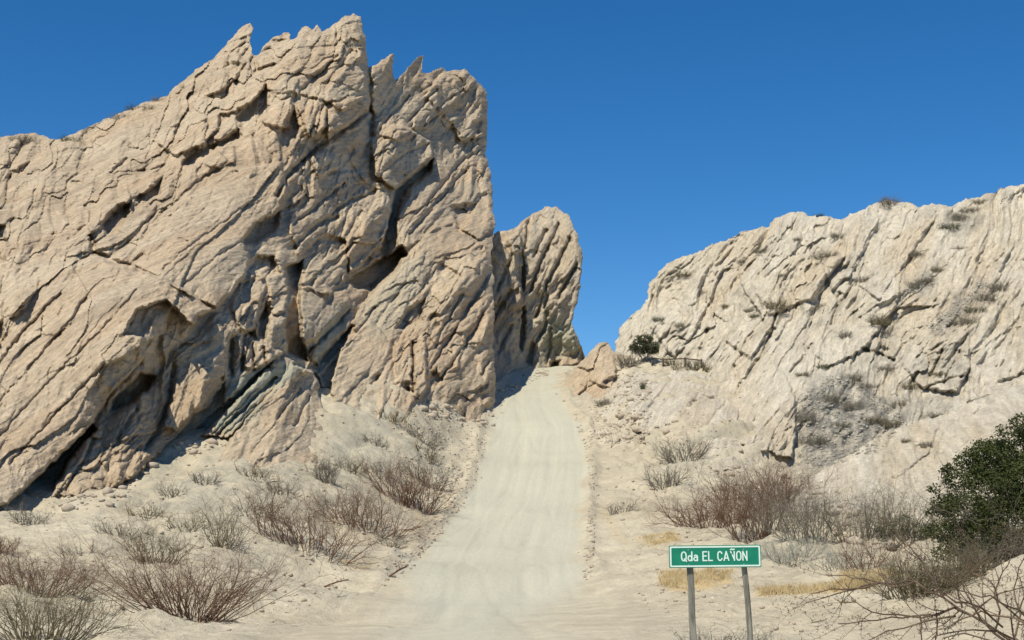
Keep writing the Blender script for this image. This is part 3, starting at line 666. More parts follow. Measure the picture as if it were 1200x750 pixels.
hill = relief('hill', M['hill'], hill_outline, hill_depth, hill_feats, 52, 1.15, lump=[[(1040,430),(1075,395),(1140,385),(1140,450),(1100,480),(1050,470)],[(720,380),(800,300),(860,300),(840,420),(760,430)],[(900,250),(1010,250),(1000,330),(900,360)]], lamp=0.45, cells=((130, 46, 6.0), (48, 15, 3.0), (20, 7, 2.2)), rough=1.5, fs=2.3, fac=1.7, facets=((80, 26, 8), (38, 12, 7), (18, 6.5, 5.4), (9, 4, 3.4), (5, 2.6, 1.8)),
              greys=[([(935,470),(945,450),(975,430),(1010,440),(1050,470),(1070,500),(1030,535),(960,560),(935,540)], 0.95), ([(1078,385),(1100,350),(1150,325),(1170,330),(1130,372),(1095,392)], 0.7),
                     ([(1055,340),(1075,322),(1100,312),(1095,326),(1070,345)], 0.7), ([(1105,270),(1125,240),(1160,232),(1150,255),(1120,275)], 0.6), ([(955,320),(985,295),(1010,290),(980,325)], 0.4),
                     ([(1065,435),(1080,400),(1130,395),(1135,440),(1090,460)], 0.35), ([(990,420),(1060,400),(1070,440),(1010,450)], 0.3), ([(1060,470),(1120,470),(1100,520),(1050,530)], 0.45), ([(930,540),(1000,540),(960,600),(900,590)], 0.6),
                     ([(850,340),(880,330),(900,350),(870,370)], 0.25), ([(960,385),(985,350),(1000,350),(985,395)], 0.35)],
              seed=500, rim=6, thick=25, jag=2.6, crag=1.3)
tag(hill, 'cream coloured rocky hillside of steep slanting streaks filling the right', 'hill', kind='structure')

spur_outline = [(925,640),(930,590),(945,566),(962,552),(985,538),(1003,528),(1022,516),(1042,504),(1060,500),(1080,492),(1100,488),(1118,482),(1140,470),(1160,462),(1180,456),(1200,450),(1225,444),(1290,430),(1420,415),(1420,740),(1000,740)]
spur_depth = [(960,552,82),(1040,504,86),(1100,488,88),(1200,450,90),(1290,430,88),(1420,418,84),(1420,600,54),(990,592,73),(1050,612,66),(1100,560,74),(1200,540,70),(1200,600,58),(1290,600,56),(930,600,73),(1000,740,50),(1290,740,45),(1020,560,76)]
spur_feats = [block([(1020,545),(1060,505),(1100,495),(1090,530),(1050,560)], 1, 6), crack([(1070,570),(1110,520),(1150,480)], 2, 3), crack([(1110,560),(1160,500)], 2, 3), crack([(1000,580),(1040,540)], 2, 3), hole([(1072,522),(1084,518),(1086,525),(1074,528)], 6)]
spur = relief('hill_spur', M['hill'], spur_outline, spur_depth, spur_feats, 50, 0.35, cells=((60, 18, 6.0), (22, 8, 3.5), (9, 5, 1.8)), seed=600, rim=10, thick=10, jag=1.4, crag=1.3, fac=1.5, facets=((60, 18, 7), (26, 8, 4.0), (12, 4.5, 2.2)))
tag(spur, 'pale smooth rock spur sloping down behind the dark green bush', 'hill', kind='structure')

# ---- low broken ledge along the right bank, set on the ground
ledge_outline = [(672,470),(700,450),(740,437),(765,433),(800,433),(835,437),(855,450),(868,475),(862,505),(890,530),(880,552),(840,548),(800,530),(770,520),(740,500),(705,500)]
lo = []
for px_, py_, dd_ in [(672,470,.4),(700,450,.4),(740,437,.3),(765,433,.3),(835,437,.3),(868,475,.3),(880,552,.4),(800,530,.5),(740,500,.6),(705,500,.6),(720,465,-1.2),(760,450,-1.3),(800,450,-1.3),(840,465,-1.5),(770,480,-1.6),(815,490,-1.8),(850,520,-1.6),(740,475,-1.0),(800,510,-1.0)]:
    lo.append((px_, py_, ray_ground(px_, py_)[1] + dd_))
ledge = relief('rock_ledge', M['hill'], ledge_outline, lo, [crack([(790,440),(760,480)], 2, 5), crack([(830,445),(800,490)], 2, 5), crack([(850,470),(815,520)], 2, 6), crack([(725,455),(712,480)], 2, 5), hole([(745,470),(760,462),(758,474)], 5), hole([(800,478),(815,468),(814,480)], 5)],
               50, 0.55, cells=((50, 16, 5.0), (20, 8, 3.0)), seed=700, rim=5, thick=4, jag=3.5, crag=1.0, fac=0.9, facets=((50, 18, 7), (22, 8, 4.5), (10, 4.5, 2.6)))
tag(ledge, 'low pale broken rock ledge along the right bank below the rail fence', 'rock ledge')

# ------------------------------------------------------------------ plants
bpy.context.view_layer.update()
DG = bpy.context.evaluated_depsgraph_get()
CAMP = Vector((0, 0, CAM_Z))
def hit(px, py):
    a, b = ray(px, py)
    d = Vector((float(a), 1.0, float(b))).normalized()
    ok, loc, nrm, idx, ob, _ = sc.ray_cast(DG, CAMP, d)
    if not ok:
        p = ray_ground(px, py); return Vector(p), Vector((0, 0, 1)), None
    return loc, nrm, ob

def tubes(segs, sides=3):
    """segs: list of (p0, p1, r0, r1) -> V, F"""
    S = np.array([(*a, *b, r0, r1) for a, b, r0, r1 in segs], float)
    a = S[:, :3]; b = S[:, 3:6]; r0 = S[:, 6]; r1 = S[:, 7]
    d = b - a; d /= np.linalg.norm(d, axis=1)[:, None] + 1e-9
    ref = np.where(np.abs(d[:, 2:3]) < 0.9, np.array([[0, 0, 1.0]]), np.array([[1.0, 0, 0]]))
    u = np.cross(d, ref); u /= np.linalg.norm(u, axis=1)[:, None] + 1e-9; v = np.cross(d, u)
    V = []
    for k in range(sides):
        t = 2 * math.pi * k / sides; w = u * math.cos(t) + v * math.sin(t)
        V += [a + w * r0[:, None], b + w * r1[:, None]]
    n = len(S); V = np.stack(V, 1).reshape(-1, 3)     # per seg: 2*sides verts
    base = np.arange(n)[:, None] * (2 * sides)
    Fq = np.concatenate([base + np.array([2 * k, 2 * ((k + 1) % sides), 2 * ((k + 1) % sides) + 1, 2 * k + 1]) for k in range(sides)])
    return V, Fq

def unit(v): 
    v = np.asarray(v, float); return v / (np.linalg.norm(v) + 1e-9)

def grow(rng, p, d, L, r, depth, segs, wig=0.25, up=0.12, kids=4, spread=0.7, nseg=4):
    p = np.array(p, float); d = unit(d); n = nseg if depth else 3
    for i in range(n):
        nd = unit(d + rng.normal(0, wig, 3) + np.array([0, 0, up]))
        q = p + nd * (L / n); ra = r * (1 - 0.8 * i / n); rb = r * (1 - 0.8 * (i + 1) / n)
        segs.append((p, q, ra, rb))
        if depth and (i > 0 or n < 3):
            for _ in range(max(1, int(rng.poisson(kids / n)))):
                cd = unit(nd + rng.normal(0, spread * 1.15, 3))
                if cd[2] < -0.3: cd[2] *= -0.5
                grow(rng, p + (q - p) * rng.uniform(0.1, 1), cd, L * rng.uniform(0.35, 0.62), max(ra * 0.6, 0.35 * r), depth - 1, segs, wig, up * 0.6, kids * 0.8, spread, nseg)
        p, d = q, nd

def bush_mesh(name, seed, w, d, h, stems, r, mat, depth=2, kids=4, wig=0.26, splay=1.0, base=0.35, up=0.1, slope=0.0, gfun=None):
    """w, d, h in metres; stems rise from an ellipse of base*w; gfun(x, y) gives the root height"""
    rng = np.random.default_rng(seed); segs = []
    for _ in range(int(stems * 1.55)):
        a = rng.uniform(0, 2 * math.pi); q = math.sqrt(rng.uniform(0, 1))
        bx = math.cos(a) * q * w * 0.5 * base; by = math.sin(a) * q * d * 0.5 * base
        bz = (gfun(bx, by) if gfun else slope * bx) - 0.04
        out = np.array([math.cos(a) * q, math.sin(a) * q, 0])
        L = h * rng.uniform(0.6, 1.08)
        dirn = np.array([0, 0, 1.0]) * h + out * np.array([w, d, 0]) * 0.5 * splay * (1 - base * 0.5) + rng.normal(0, 0.12 * h, 3)
        L = np.linalg.norm(dirn) * rng.uniform(0.55, 0.95)
        grow(rng, (bx, by, bz), dirn, L, r * rng.uniform(0.7, 1.3), depth, segs, wig, up, kids)
    V, Fq = tubes(segs)
    return mesh_np(name, V, Fq, mat, False)

def bush(name, px, py, wpx, hpx, mat, stems, label, cat='shrub', group=None, seed=None, r=None, depth=2, kids=4, dd=0.7, base=0.35, wig=0.27, splay=1.25, up=0.05):
    loc, nrm, ob = hit(px, py)
    s = loc.y / F; w = wpx * s * 1.15; h = hpx * s * 1.08
    slope_ok = ob is None or ob.name in ('ground', 'road')
    z0 = loc.z
    gf = (lambda x, y: float(ground_z(np.array([loc.x + x]), np.array([loc.y + y]), True)[0]) - z0) if slope_ok else None
    if r is None: r = max(0.006, 0.5 * s)
    me = bush_mesh(name, seed if seed is not None else int(px * 7 + py), w, w * dd, h, stems, r, M[mat], depth, kids, wig, splay, base, up, 0.0, gf)
    o = link(name, me, None, loc)
    tag(o, label, cat, group)
    return o

# left bank
bush('dry_bush', 222, 722, 225, 66, 'twig_brown', 64, 'wide bare reddish brown bush spreading over the lower left bank beside the road', seed=1, base=0.3, kids=5, wig=0.2, dd=0.45, r=0.013, up=0.04, depth=3)
bush('dry_bush', 45, 752, 190, 62, 'twig_olive', 70, 'bare olive brown bush in the bottom left corner of the picture', seed=2, base=0.5, kids=4, wig=0.22, dd=0.4, r=0.009, depth=3)
bush('dry_bush', 40, 698, 140, 46, 'twig_brown', 60, 'dense dark reddish bush at the left edge just above the corner bush', seed=3, base=0.7, kids=5, dd=0.4, r=0.012, depth=3)
bush('dry_bush', 180, 660, 80, 44, 'twig_olive', 34, 'upright brown bush on the ledge behind the widest left bush', seed=4, base=0.6, dd=0.4, depth=3)
bush('dry_bush', 262, 642, 78, 50, 'twig_olive', 26, 'open olive bush with pale ground showing through on the left bank', seed=5, base=0.3, dd=0.5)
bush('dry_bush', 356, 641, 120, 56, 'twig_brown', 60, 'dense dark brown bush at the lower end of the slanting row on the left bank', seed=6, base=0.75, dd=0.4, depth=3)
bush('dry_bush', 426, 618, 104, 44, 'twig_brown', 50, 'brown bush in the middle of the slanting row on the left bank', seed=7, base=0.8, dd=0.4, depth=3)
bush('dry_bush', 476, 592, 84, 46, 'twig_brown', 55, 'brown bush at the upper end of the slanting row beside the road bank', seed=8, base=0.7, dd=0.4, depth=3)
bush('dry_bush', 500, 570, 50, 30, 'twig_grey', 24, 'small grey brown bush topping the slanting row near the road', seed=28, base=0.7, dd=0.4)
bush('dry_bush', 35, 614, 44, 20, 'twig_grey', 24, 'small grey shrub right below the foot of the cliff at far left', seed=9, base=0.7)
bush('dry_bush', 2, 648, 36, 24, 'twig_brown', 22, 'small brown shrub cut by the left edge of the picture', seed=10, base=0.6)
bush('dry_bush', 382, 566, 34, 30, 'twig_grey', 26, 'grey brown shrub below the pyramid shaped block of the cliff', seed=11, base=0.6)
SM = [(460,494,44,13,'grey shrub highest on the talus below the buttress'),(492,516,40,17,'grey shrub on the talus to the right of its highest shrub'),(440,520,30,9,'low grey shrub on the talus left of the middle'),
      (170,606,44,16,'grey shrub low on the pale mound under the cliff'),(205,582,40,14,'grey shrub halfway up the pale mound under the cliff'),(240,566,34,12,'grey shrub near the top of the pale mound'),
      (300,560,50,14,'wide thin grey shrub on the right shoulder of the pale mound'),(330,580,40,16,'thin grey shrub at the right foot of the pale mound'),(140,628,50,18,'thin grey shrub on the left foot of the pale mound'),
      (500,536,34,13,'grey shrub on the talus close above the row of brown bushes'),(456,640,28,8,'tiny olive tuft on the bank between the bush row and the road'),(95,650,50,14,'sparse grey shrub above the dense dark bush at left'),
      (410,552,36,14,'grey shrub just above the middle of the bush row'),(445,560,40,18,'grey shrub close behind the brown bush row'),(300,604,60,22,'pale thin shrub behind the open olive bush'),(220,622,50,20,'thin olive shrub between the pale mound and the ledge')]
for k, (a, b, w, h, lab) in enumerate(SM):
    bush('small_shrub', a, b, w, h, 'twig_grey' if k % 3 else 'twig_olive', 20, lab, 'shrub', 'small shrubs on the left bank', seed=40 + k, base=0.7, kids=3)
# right bank
bush('dry_bush', 800, 538, 62, 26, 'twig_grey', 38, 'rounded grey bush on the right bank above the brown thicket', seed=12, base=0.6)
bush('dry_bush', 778, 572, 50, 26, 'twig_grey', 26, 'grey bush nearest the road on the right bank', seed=13, base=0.5)
bush('dry_bush', 832, 618, 96, 34, 'twig_brown', 60, 'dense dark brown bush at the left end of the thicket behind the sign', seed=14, base=0.6, kids=5, depth=3)
bush('dry_bush', 888, 632, 104, 78, 'twig_brown', 60, 'tall reddish brown bush in the thicket right behind the sign', seed=15, base=0.5, kids=5, depth=3)
bush('dry_bush', 948, 634, 100, 64, 'twig_grey', 50, 'tall grey bush in the middle of the thicket behind the sign', seed=16, base=0.6, kids=5, depth=3)
bush('dry_bush', 1012, 634, 96, 56, 'twig_grey', 44, 'grey bush in the thicket to the right of the tall grey one', seed=17, base=0.6, kids=4, depth=3)
bush('dry_bush', 1066, 630, 70, 50, 'twig_olive', 34, 'olive bush at the right end of the thicket touching the green bush', seed=18, base=0.6, kids=4)
bush('dry_bush', 860, 586, 60, 36, 'twig_olive', 22, 'thin olive bush behind the left half of the thicket', seed=19, base=0.5)
bush('dry_bush', 915, 588, 80, 38, 'twig_brown', 36, 'brown bush under the overhanging slab on the right', seed=29, base=0.6, depth=3)
bush('silver_shrub', 926, 660, 76, 28, 'twig_silver', 60, 'silvery grey shrub just right of the green sign', seed=20, base=0.7, kids=4)
bush('silver_shrub', 985, 662, 66, 18, 'twig_silver', 44, 'low pale grey shrub right of the silvery shrub', seed=21, base=0.7)
bush('dry_bush', 1012, 668, 80, 40, 'twig_brown', 20, 'thin bare bush leaning in front of the thicket', seed=22, base=0.4, kids=3)
bush('dry_bush', 728, 600, 44, 12, 'twig_grey', 18, 'low grey shrub alone on the bare bank right of the road', seed=23, base=0.6, kids=3)
bush('dry_bush', 842, 764, 84, 28, 'twig_grey', 26, 'bare grey shrub at the foot of the sign posts', seed=24, base=0.4, kids=3, r=0.008, dd=0.4)
bush('dry_bush', 893, 764, 36, 28, 'twig_grey', 14, 'small bare shrub right of the sign posts', seed=25, base=0.4, kids=3, r=0.006, dd=0.4)
bush('dry_bush', 1085, 698, 120, 46, 'twig_olive', 90, 'dense dark tangle of bare twigs under the green bush', seed=26, base=0.6, kids=5, dd=0.5, r=0.012)
bush('dry_bush', 1150, 672, 130, 34, 'bark', 70, 'dark bare bush in the shade of the green bush', seed=27, base=0.7, kids=5, dd=0.4, r=0.014)

# small plants on the right hillside
HS = [(895,296,26,12,'hill shrub high on the hillside left of centre'),(870,308,16,8,'hill shrub below and left of the highest ones'),(801,324,22,8,'hill shrub close to the left shoulder of the hillside'),
 (982,279,24,12,'olive hill shrub under the low saddle of the skyline'),(966,302,34,12,'wide grey hill shrub under the saddle'),(909,361,30,13,'grey hill shrub left of the hillside middle'),(797,383,18,10,'hill shrub above the small green tree'),
 (771,376,14,8,'small hill shrub at the left rim of the hillside'),(1042,240,30,10,'bare shrub standing on the highest skyline point'),(959,254,14,6,'round dark shrub on the skyline'),(858,285,10,6,'small shrub on the sloping skyline'),
 (916,324,16,8,'tiny hill shrub below the skyline middle'),(957,360,22,9,'thin shrub in the middle of the hillside'),(1030,380,38,14,'olive shrub right of the hillside middle'),(1124,292,18,8,'shrub under the right skyline'),
 (966,432,20,9,'shrub above the grey scree'),(1000,446,24,11,'dark shrub left of the two small holes'),(1017,454,22,10,'shrub under the two small holes'),(1066,456,30,12,'spiky shrub right of the grey scree'),
 (1056,478,22,12,'small dark shrub on the right edge of the scree'),(1094,490,30,12,'spiky shrub on top of the pale spur'),(934,282,12,6,'tiny shrub below the left skyline'),(709,474,26,14,'spiky grass like plant low on the bank right of the road'),
 (753,456,10,14,'little olive plant below the fence'),(940,498,36,22,'olive bush at the left edge of the scree'),(958,520,44,22,'brown bush at the lower left of the scree'),(1024,496,36,14,'brown shrub in the middle of the scree'),
 (1000,480,30,13,'grey shrub high on the scree'),(985,500,28,12,'grey shrub low on the scree'),(1045,500,30,12,'grey shrub on the right of the scree'),(975,470,28,12,'grey shrub on the upper left of the scree'),
 (1112,268,26,12,'dark shrub at the lower end of the skyline strip'),(1124,258,24,12,'dark shrub in the middle of the skyline strip'),(1136,248,24,12,'dark shrub in the upper part of the skyline strip'),(1150,238,22,9,'dark shrub at the skyline end of its strip'),
 (1070,338,26,11,'dark shrub at the lower end of the short slanting strip'),(1084,330,24,10,'dark shrub in the middle of the short slanting strip'),(1098,318,20,9,'dark shrub at the upper end of the short slanting strip'),
 (1130,380,30,14,'dark shrub at the foot of the long slanting strip'),(1143,366,28,13,'dark shrub second from the foot of the long slanting strip'),(1156,352,28,13,'dark shrub third from the foot of the long slanting strip'),(1170,340,24,12,'dark shrub at the head of the long slanting strip'),
 (1062,518,18,8,'tiny shrub at the rim of the pale spur'),(1086,524,16,10,'small shrub on the face of the pale spur'),(815,470,12,6,'tiny tuft on the slabs below the fence'),(850,360,14,7,'tiny shrub on the left flank of the hillside'),
 (820,345,18,8,'small shrub under the left shoulder'),(884,372,20,9,'small shrub beside the long dark crack'),(1010,330,20,10,'small shrub in the upper middle of the hillside'),(1075,300,20,9,'small shrub above the short slanting strip'),
 (1100,440,24,10,'shrub among the cracked grey blocks'),(1040,435,26,10,'thin shrub below the shrub right of the hillside middle'),(990,395,22,9,'small shrub at the centre of the hillside'),(940,440,18,8,'small shrub beside the short dark crack')]
protos = [bush_mesh('hill_shrub', 200 + k, 2.0, 1.4, 0.8, 58, 0.018, M[m], 2, 4, 0.34, 1.0, 0.75, 0.04) for k, m in enumerate(['twig_grey', 'twig_olive', 'twig_grey', 'leaf_dull'])]
for k, (a, b, w, h, lab) in enumerate(HS):
    loc, nrm, ob = hit(a, b); s = loc.y / F
    o = link('hill_shrub', protos[(0, 2, 1, 0, 2, 1, 2, 3)[k % 8] if k != 9 else 3], None, loc - Vector((0, 0, 0.05)))
    o.scale = (w * s / 2.0, w * s / 2.0, h * s / 0.8 * (0.55 + 0.5 * ((k * 37) % 11) / 11)); o.rotation_euler = (0, 0, k * 1.3)
    tag(o, lab, 'shrub', 'small shrubs on the right hillside')
for k, (a, b, w, lab) in enumerate([(20,163,30,'low shrub on the cliff top at the far left'),(78,164,26,'low shrub in the first dip of the cliff top'),(135,138,34,'low shrub at the lower end of the ridge line shrubs'),(160,127,34,'low shrub in the middle of the ridge line shrubs'),(185,118,26,'low shrub at the upper end of the ridge line shrubs'),(212,104,20,'tiny shrub where the ridge line steepens')]):
    loc, nrm, ob = hit(a, b + 3); s = loc.y / F
    o = link('ridge_shrub', protos[(k % 2) * 3], None, loc + Vector((0, 1.0, 0.1))); o.scale = (w * s / 2, w * s / 2.5, 0.9); o.rotation_euler = (0, 0, k)
    tag(o, lab, 'shrub', 'low shrubs along the ridge of the cliff')

# leafy crowns: many leaf sized faces spread through clumps
def leaves_mesh(name, seed, clumps, n, size, mat):
    rng = np.random.default_rng(seed); C = np.array(clumps, float)   # x y z rx ry rz
    wgt = C[:, 3] * C[:, 4] * C[:, 5]; wgt = wgt ** 0.8; wgt /= wgt.sum()
    k = rng.choice(len(C), n, p=wgt); d = rng.normal(0, 1, (n, 3)); d /= np.linalg.norm(d, axis=1)[:, None]
    rr = rng.uniform(0.25, 1, n) ** 0.45
    # sprays: leaves gather round random sub-centres
    sub = rng.normal(0, 1, (len(C), 40, 3)); sub /= np.linalg.norm(sub, axis=2)[..., None]; sub *= rng.uniform(0.55, 1.08, (len(C), 40, 1))
    sc_ = sub[k, rng.integers(0, 40, n)]
    P = C[k, :3] + C[k, 3:] * np.where((rng.uniform(0, 1, n) < 0.72)[:, None], sc_ + rng.normal(0, 0.16, (n, 3)), d * rr[:, None])
    a = rng.normal(0, 1, (n, 3)); a /= np.linalg.norm(a, axis=1)[:, None]; b = np.cross(a, rng.normal(0, 1, (n, 3))); b /= np.linalg.norm(b, axis=1)[:, None]
    s = size * rng.uniform(0.6, 1.4, (n, 1))
    V = np.stack([P - a * s, P + b * s * 0.45, P + a * s, P - b * s * 0.45], 1).reshape(-1, 3)
    return mesh_np(name, V, np.arange(4 * n).reshape(n, 4), mat, False)

# the dark green bush at the right edge
gloc, _, _ = hit(1150, 662); s = gloc.y / F
e = link('green_bush', None, None, gloc)
tag(e, 'big dark green leafy bush at the right edge in front of the pale spur', 'bush')
rng = np.random.default_rng(5); segs = []
for k in range(46):
    an = rng.uniform(0, 2 * math.pi); q = rng.uniform(0, 0.5)
    grow(rng, (math.cos(an) * q, math.sin(an) * q * 0.6, -0.1), (math.cos(an) * 0.9 + 0.1, math.sin(an) * 0.7, 1.0), rng.uniform(1.3, 2.4), 0.028, 2, segs, 0.18, 0.08, 5)
V, Fq = tubes(segs); link('trunk', mesh_np('trunk', V, Fq, M['bark'], False), e)
def cl(px, py, r, dy=0.0, k=1.0): 
    x, y, z = at(px, py, gloc.y + dy); return (x - gloc.x, y - gloc.y, z - gloc.z, r * s * k, r * s, r * s * 0.85)
link('crown', leaves_mesh('crown', 8, [cl(1120, 562, 18), cl(1110, 592, 17, -0.2), cl(1146, 548, 18, 0.3), cl(1174, 532, 22, 0.3), cl(1204, 522, 28, 0.5), cl(1165, 575, 36), cl(1130, 600, 30, -0.4), cl(1205, 570, 42), cl(1190, 610, 40, -0.3),
     cl(1235, 530, 36, 0.4), cl(1245, 590, 44), cl(1104, 622, 16, -0.5), cl(1150, 622, 28, -0.5), cl(1125, 640, 18, -0.6), cl(1185, 640, 24, -0.5), cl(1150, 650, 18, -0.7), cl(1210, 655, 26, -0.6), cl(1105, 648, 12, -0.6), cl(1165, 545, 34, 0.9), cl(1125, 540, 10, 0.3), cl(1096, 573, 8), cl(1110, 548, 8), cl(1150, 522, 9), cl(1092, 600, 8), cl(1178, 505, 10), cl(1135, 528, 7), cl(1195, 494, 12), cl(1087, 622, 8)], 58000, 0.042, M['leaf']), e)
# dull green bush low beside it
d2, _, _ = hit(1062, 640); s2 = d2.y / F
e2 = link('low_green_bush', None, None, d2)
tag(e2, 'low dull green bush left of the big dark green bush', 'bush')
segs = []; rng = np.random.default_rng(6)
for k in range(20):
    an = rng.uniform(0, 2 * math.pi); grow(rng, (rng.uniform(-.6, .6), 0, -0.1), (math.cos(an), math.sin(an) * 0.6, 0.8), 1.0, 0.02, 2, segs, 0.2, 0.1, 4)
V, Fq = tubes(segs); link('trunk', mesh_np('trunk', V, Fq, M['bark'], False), e2)
link('crown', leaves_mesh('crown', 9, [(-0.5, 0, 0.55, 0.7, 0.4, 0.35), (0.4, 0, 0.5, 0.8, 0.4, 0.4), (1.1, 0, 0.35, 0.6, 0.4, 0.3), (0, 0.2, 0.9, 0.5, 0.3, 0.25)], 2600, 0.035, M['leaf_dull']), e2)

# the little tree on the bank top
tl, _, _ = hit(756, 424); s = tl.y / F
t = link('small_tree', None, None, tl)
tag(t, 'small round olive green tree standing on top of the right bank', 'tree')
segs = []; rng = np.random.default_rng(7)
for k in range(5):
    an = k * 1.3; grow(rng, (0.06 * math.cos(an), 0.06 * math.sin(an), -0.1), (0.5 * math.cos(an) - 0.15, 0.5 * math.sin(an), 1), 1.6, 0.05, 2, segs, 0.15, 0.1, 4)
V, Fq = tubes(segs, 5); link('trunk', mesh_np('trunk', V, Fq, M['bark'], False), t)
link('crown', leaves_mesh('crown', 10, [(-0.35, 0, 1.35, 0.95, 0.8, 0.6), (0.45, 0, 1.25, 0.8, 0.7, 0.6), (0.0, 0, 1.95, 0.75, 0.6, 0.45), (-0.9, 0, 1.15, 0.45, 0.4, 0.45), (0.85, 0, 0.95, 0.4, 0.4, 0.4)], 3600, 0.085, M['leaf_dull']), t)
bush('dry_bush', 736, 431, 24, 15, 'twig_grey', 30, 'bare brown shrub at the left foot of the small tree', seed=70, base=0.6)
bush('dry_bush', 795, 431, 30, 10, 'twig_olive', 34, 'olive shrub growing through the left part of the fence', seed=71, base=0.7)
bush('dry_bush', 826, 432, 22, 8, 'twig_olive', 28, 'olive shrub at the right end of the fence', seed=72, base=0.7)
bush('dry_bush', 812, 432, 18, 9, 'twig_grey', 20, 'small shrub behind the middle of the fence', seed=73, base=0.7)

# ------------------------------------------------------------------ box helper
def boxes(lst):
    """lst of (p0, p1, wx, wy): square beams between points"""
    V = []; Fq = []
    for p0, p1, wx, wy in lst:
        p0 = np.array(p0, float); p1 = np.array(p1, float); d = unit(p1 - p0)
        ref = np.array([0, 1.0, 0]) if abs(d[1]) < 0.9 else np.array([1.0, 0, 0])
        u = unit(np.cross(d, ref)); v = np.cross(d, u); b = len(V)
        for p in (p0, p1):
            for a, c in ((-1, -1), (1, -1), (1, 1), (-1, 1)): V.append(p + u * a * wx / 2 + v * c * wy / 2)
        Fq += [[b, b + 1, b + 2, b + 3], [b + 7, b + 6, b + 5, b + 4]] + [[b + i, b + 4 + i, b + 4 + (i + 1) % 4, b + (i + 1) % 4] for i in range(4)]
    return np.array(V), np.array(Fq)

# fence on the bank top
fx = [(764, 428, 9), (777, 429, 8), (803, 430, 10), (822, 431, 9)]
fb = [hit(a, b)[0] for a, b, c in fx]
fe = link('rail_fence', None, None, fb[0]); tag(fe, 'short dark wooden rail fence on the bank top right of the small tree', 'fence')
tops = []
for (a, b, h), p in zip(fx, fb):
    hh = h * p.y / F * 1.15; q = p - fb[0]
    V, Fq = boxes([((q.x, q.y, q.z - 0.2), (q.x + 0.02, q.y, q.z + hh), 0.13, 0.13)]); link('post', mesh_np('post', V, Fq, M['wood'], False), fe)
    tops.append((q.x, q.y - 0.09, q.z + hh * 0.85))
for i in range(3):
    V, Fq = boxes([(tops[i], tops[i + 1], 0.1, 0.05)]); link('rail', mesh_np('rail', V, Fq, M['wood'], False), fe)

# ------------------------------------------------------------------ the road sign
SY = 19.0
def pxm(px, py, Y=SY): return np.array(at(px, py, Y))
org = pxm(838, 652)
sg = link('road_sign', None, None, (org[0], SY, gz(org[0], SY)))
tag(sg, 'small green road sign with white lettering on two leaning grey posts', 'sign')
O3 = np.array([org[0], SY, gz(org[0], SY)])
def rounded(w, h, r, n=5):
    out = []
    for cx, cy, a0 in ((w / 2 - r, h / 2 - r, 0), (-w / 2 + r, h / 2 - r, 90), (-w / 2 + r, -h / 2 + r, 180), (w / 2 - r, -h / 2 + r, 270)):
        for i in range(n + 1):
            t = math.radians(a0 + 90 * i / n); out.append((cx + r * math.cos(t), cy + r * math.sin(t)))
    return out
def plate(out, y0, y1, inner=None):
    n = len(out); V = [(x, y0, z) for x, z in out] + [(x, y1, z) for x, z in out]
    import bmesh
    bm = bmesh.new(); v = [bm.verts.new(c) for c in V]
    side = [(v[i], v[(i + 1) % n], v[n + (i + 1) % n], v[n + i]) for i in range(n)]
    for f in side: bm.faces.new(f)
    if inner is None:
        bm.faces.new(v[:n][::-1]); bm.faces.new(v[n:])
    else:
        w = [bm.verts.new((x, y0, z)) for x, z in inner] + [bm.verts.new((x, y1, z)) for x, z in inner]
        for i in range(n):
            j = (i + 1) % n; bm.faces.new((v[i], w[i], w[j], v[j])); bm.faces.new((w[i], w[n + i], w[n + j], w[j]))
            bm.faces.new((v[n + i], v[n + j], w[n + j], w[n + i]))
    bmesh.ops.recalc_face_normals(bm, faces=bm.faces)
    return bm
def bm_obj(name, bm, mat, parent, loc=(0, 0, 0), rot=(0, 0, 0)):
    me = bpy.data.meshes.new(name); bm.to_mesh(me); bm.free(); me.materials.append(mat)
    o = link(name, me, parent, loc); o.rotation_euler = rot; return o
def paint(name, c, c2, rough=0.45):
    m = simple(name, c, c2, 9.0, rough, 0.4); return m
GREEN = paint('sign_green', (0.002, 0.185, 0.105), (0.008, 0.235, 0.135)); WHITE = paint('sign_white', (0.62, 0.80, 0.70), (0.72, 0.86, 0.77)); ALU = paint('sign_back', (0.3, 0.31, 0.3), (0.38, 0.38, 0.37))
W = 106.5 / F * SY; Hh = 25.6 / F * SY
bl = org - O3; tilt = math.radians(-0.6)
bd = bm_obj('board', plate(rounded(W, Hh, 0.018), 0, 0.012), GREEN, sg, bl, (0, tilt, 0))
bm_obj('border', plate(rounded(W - 0.022, Hh - 0.022, 0.016), -0.004, -0.001, rounded(W - 0.062, Hh - 0.062, 0.008)), WHITE, bd)
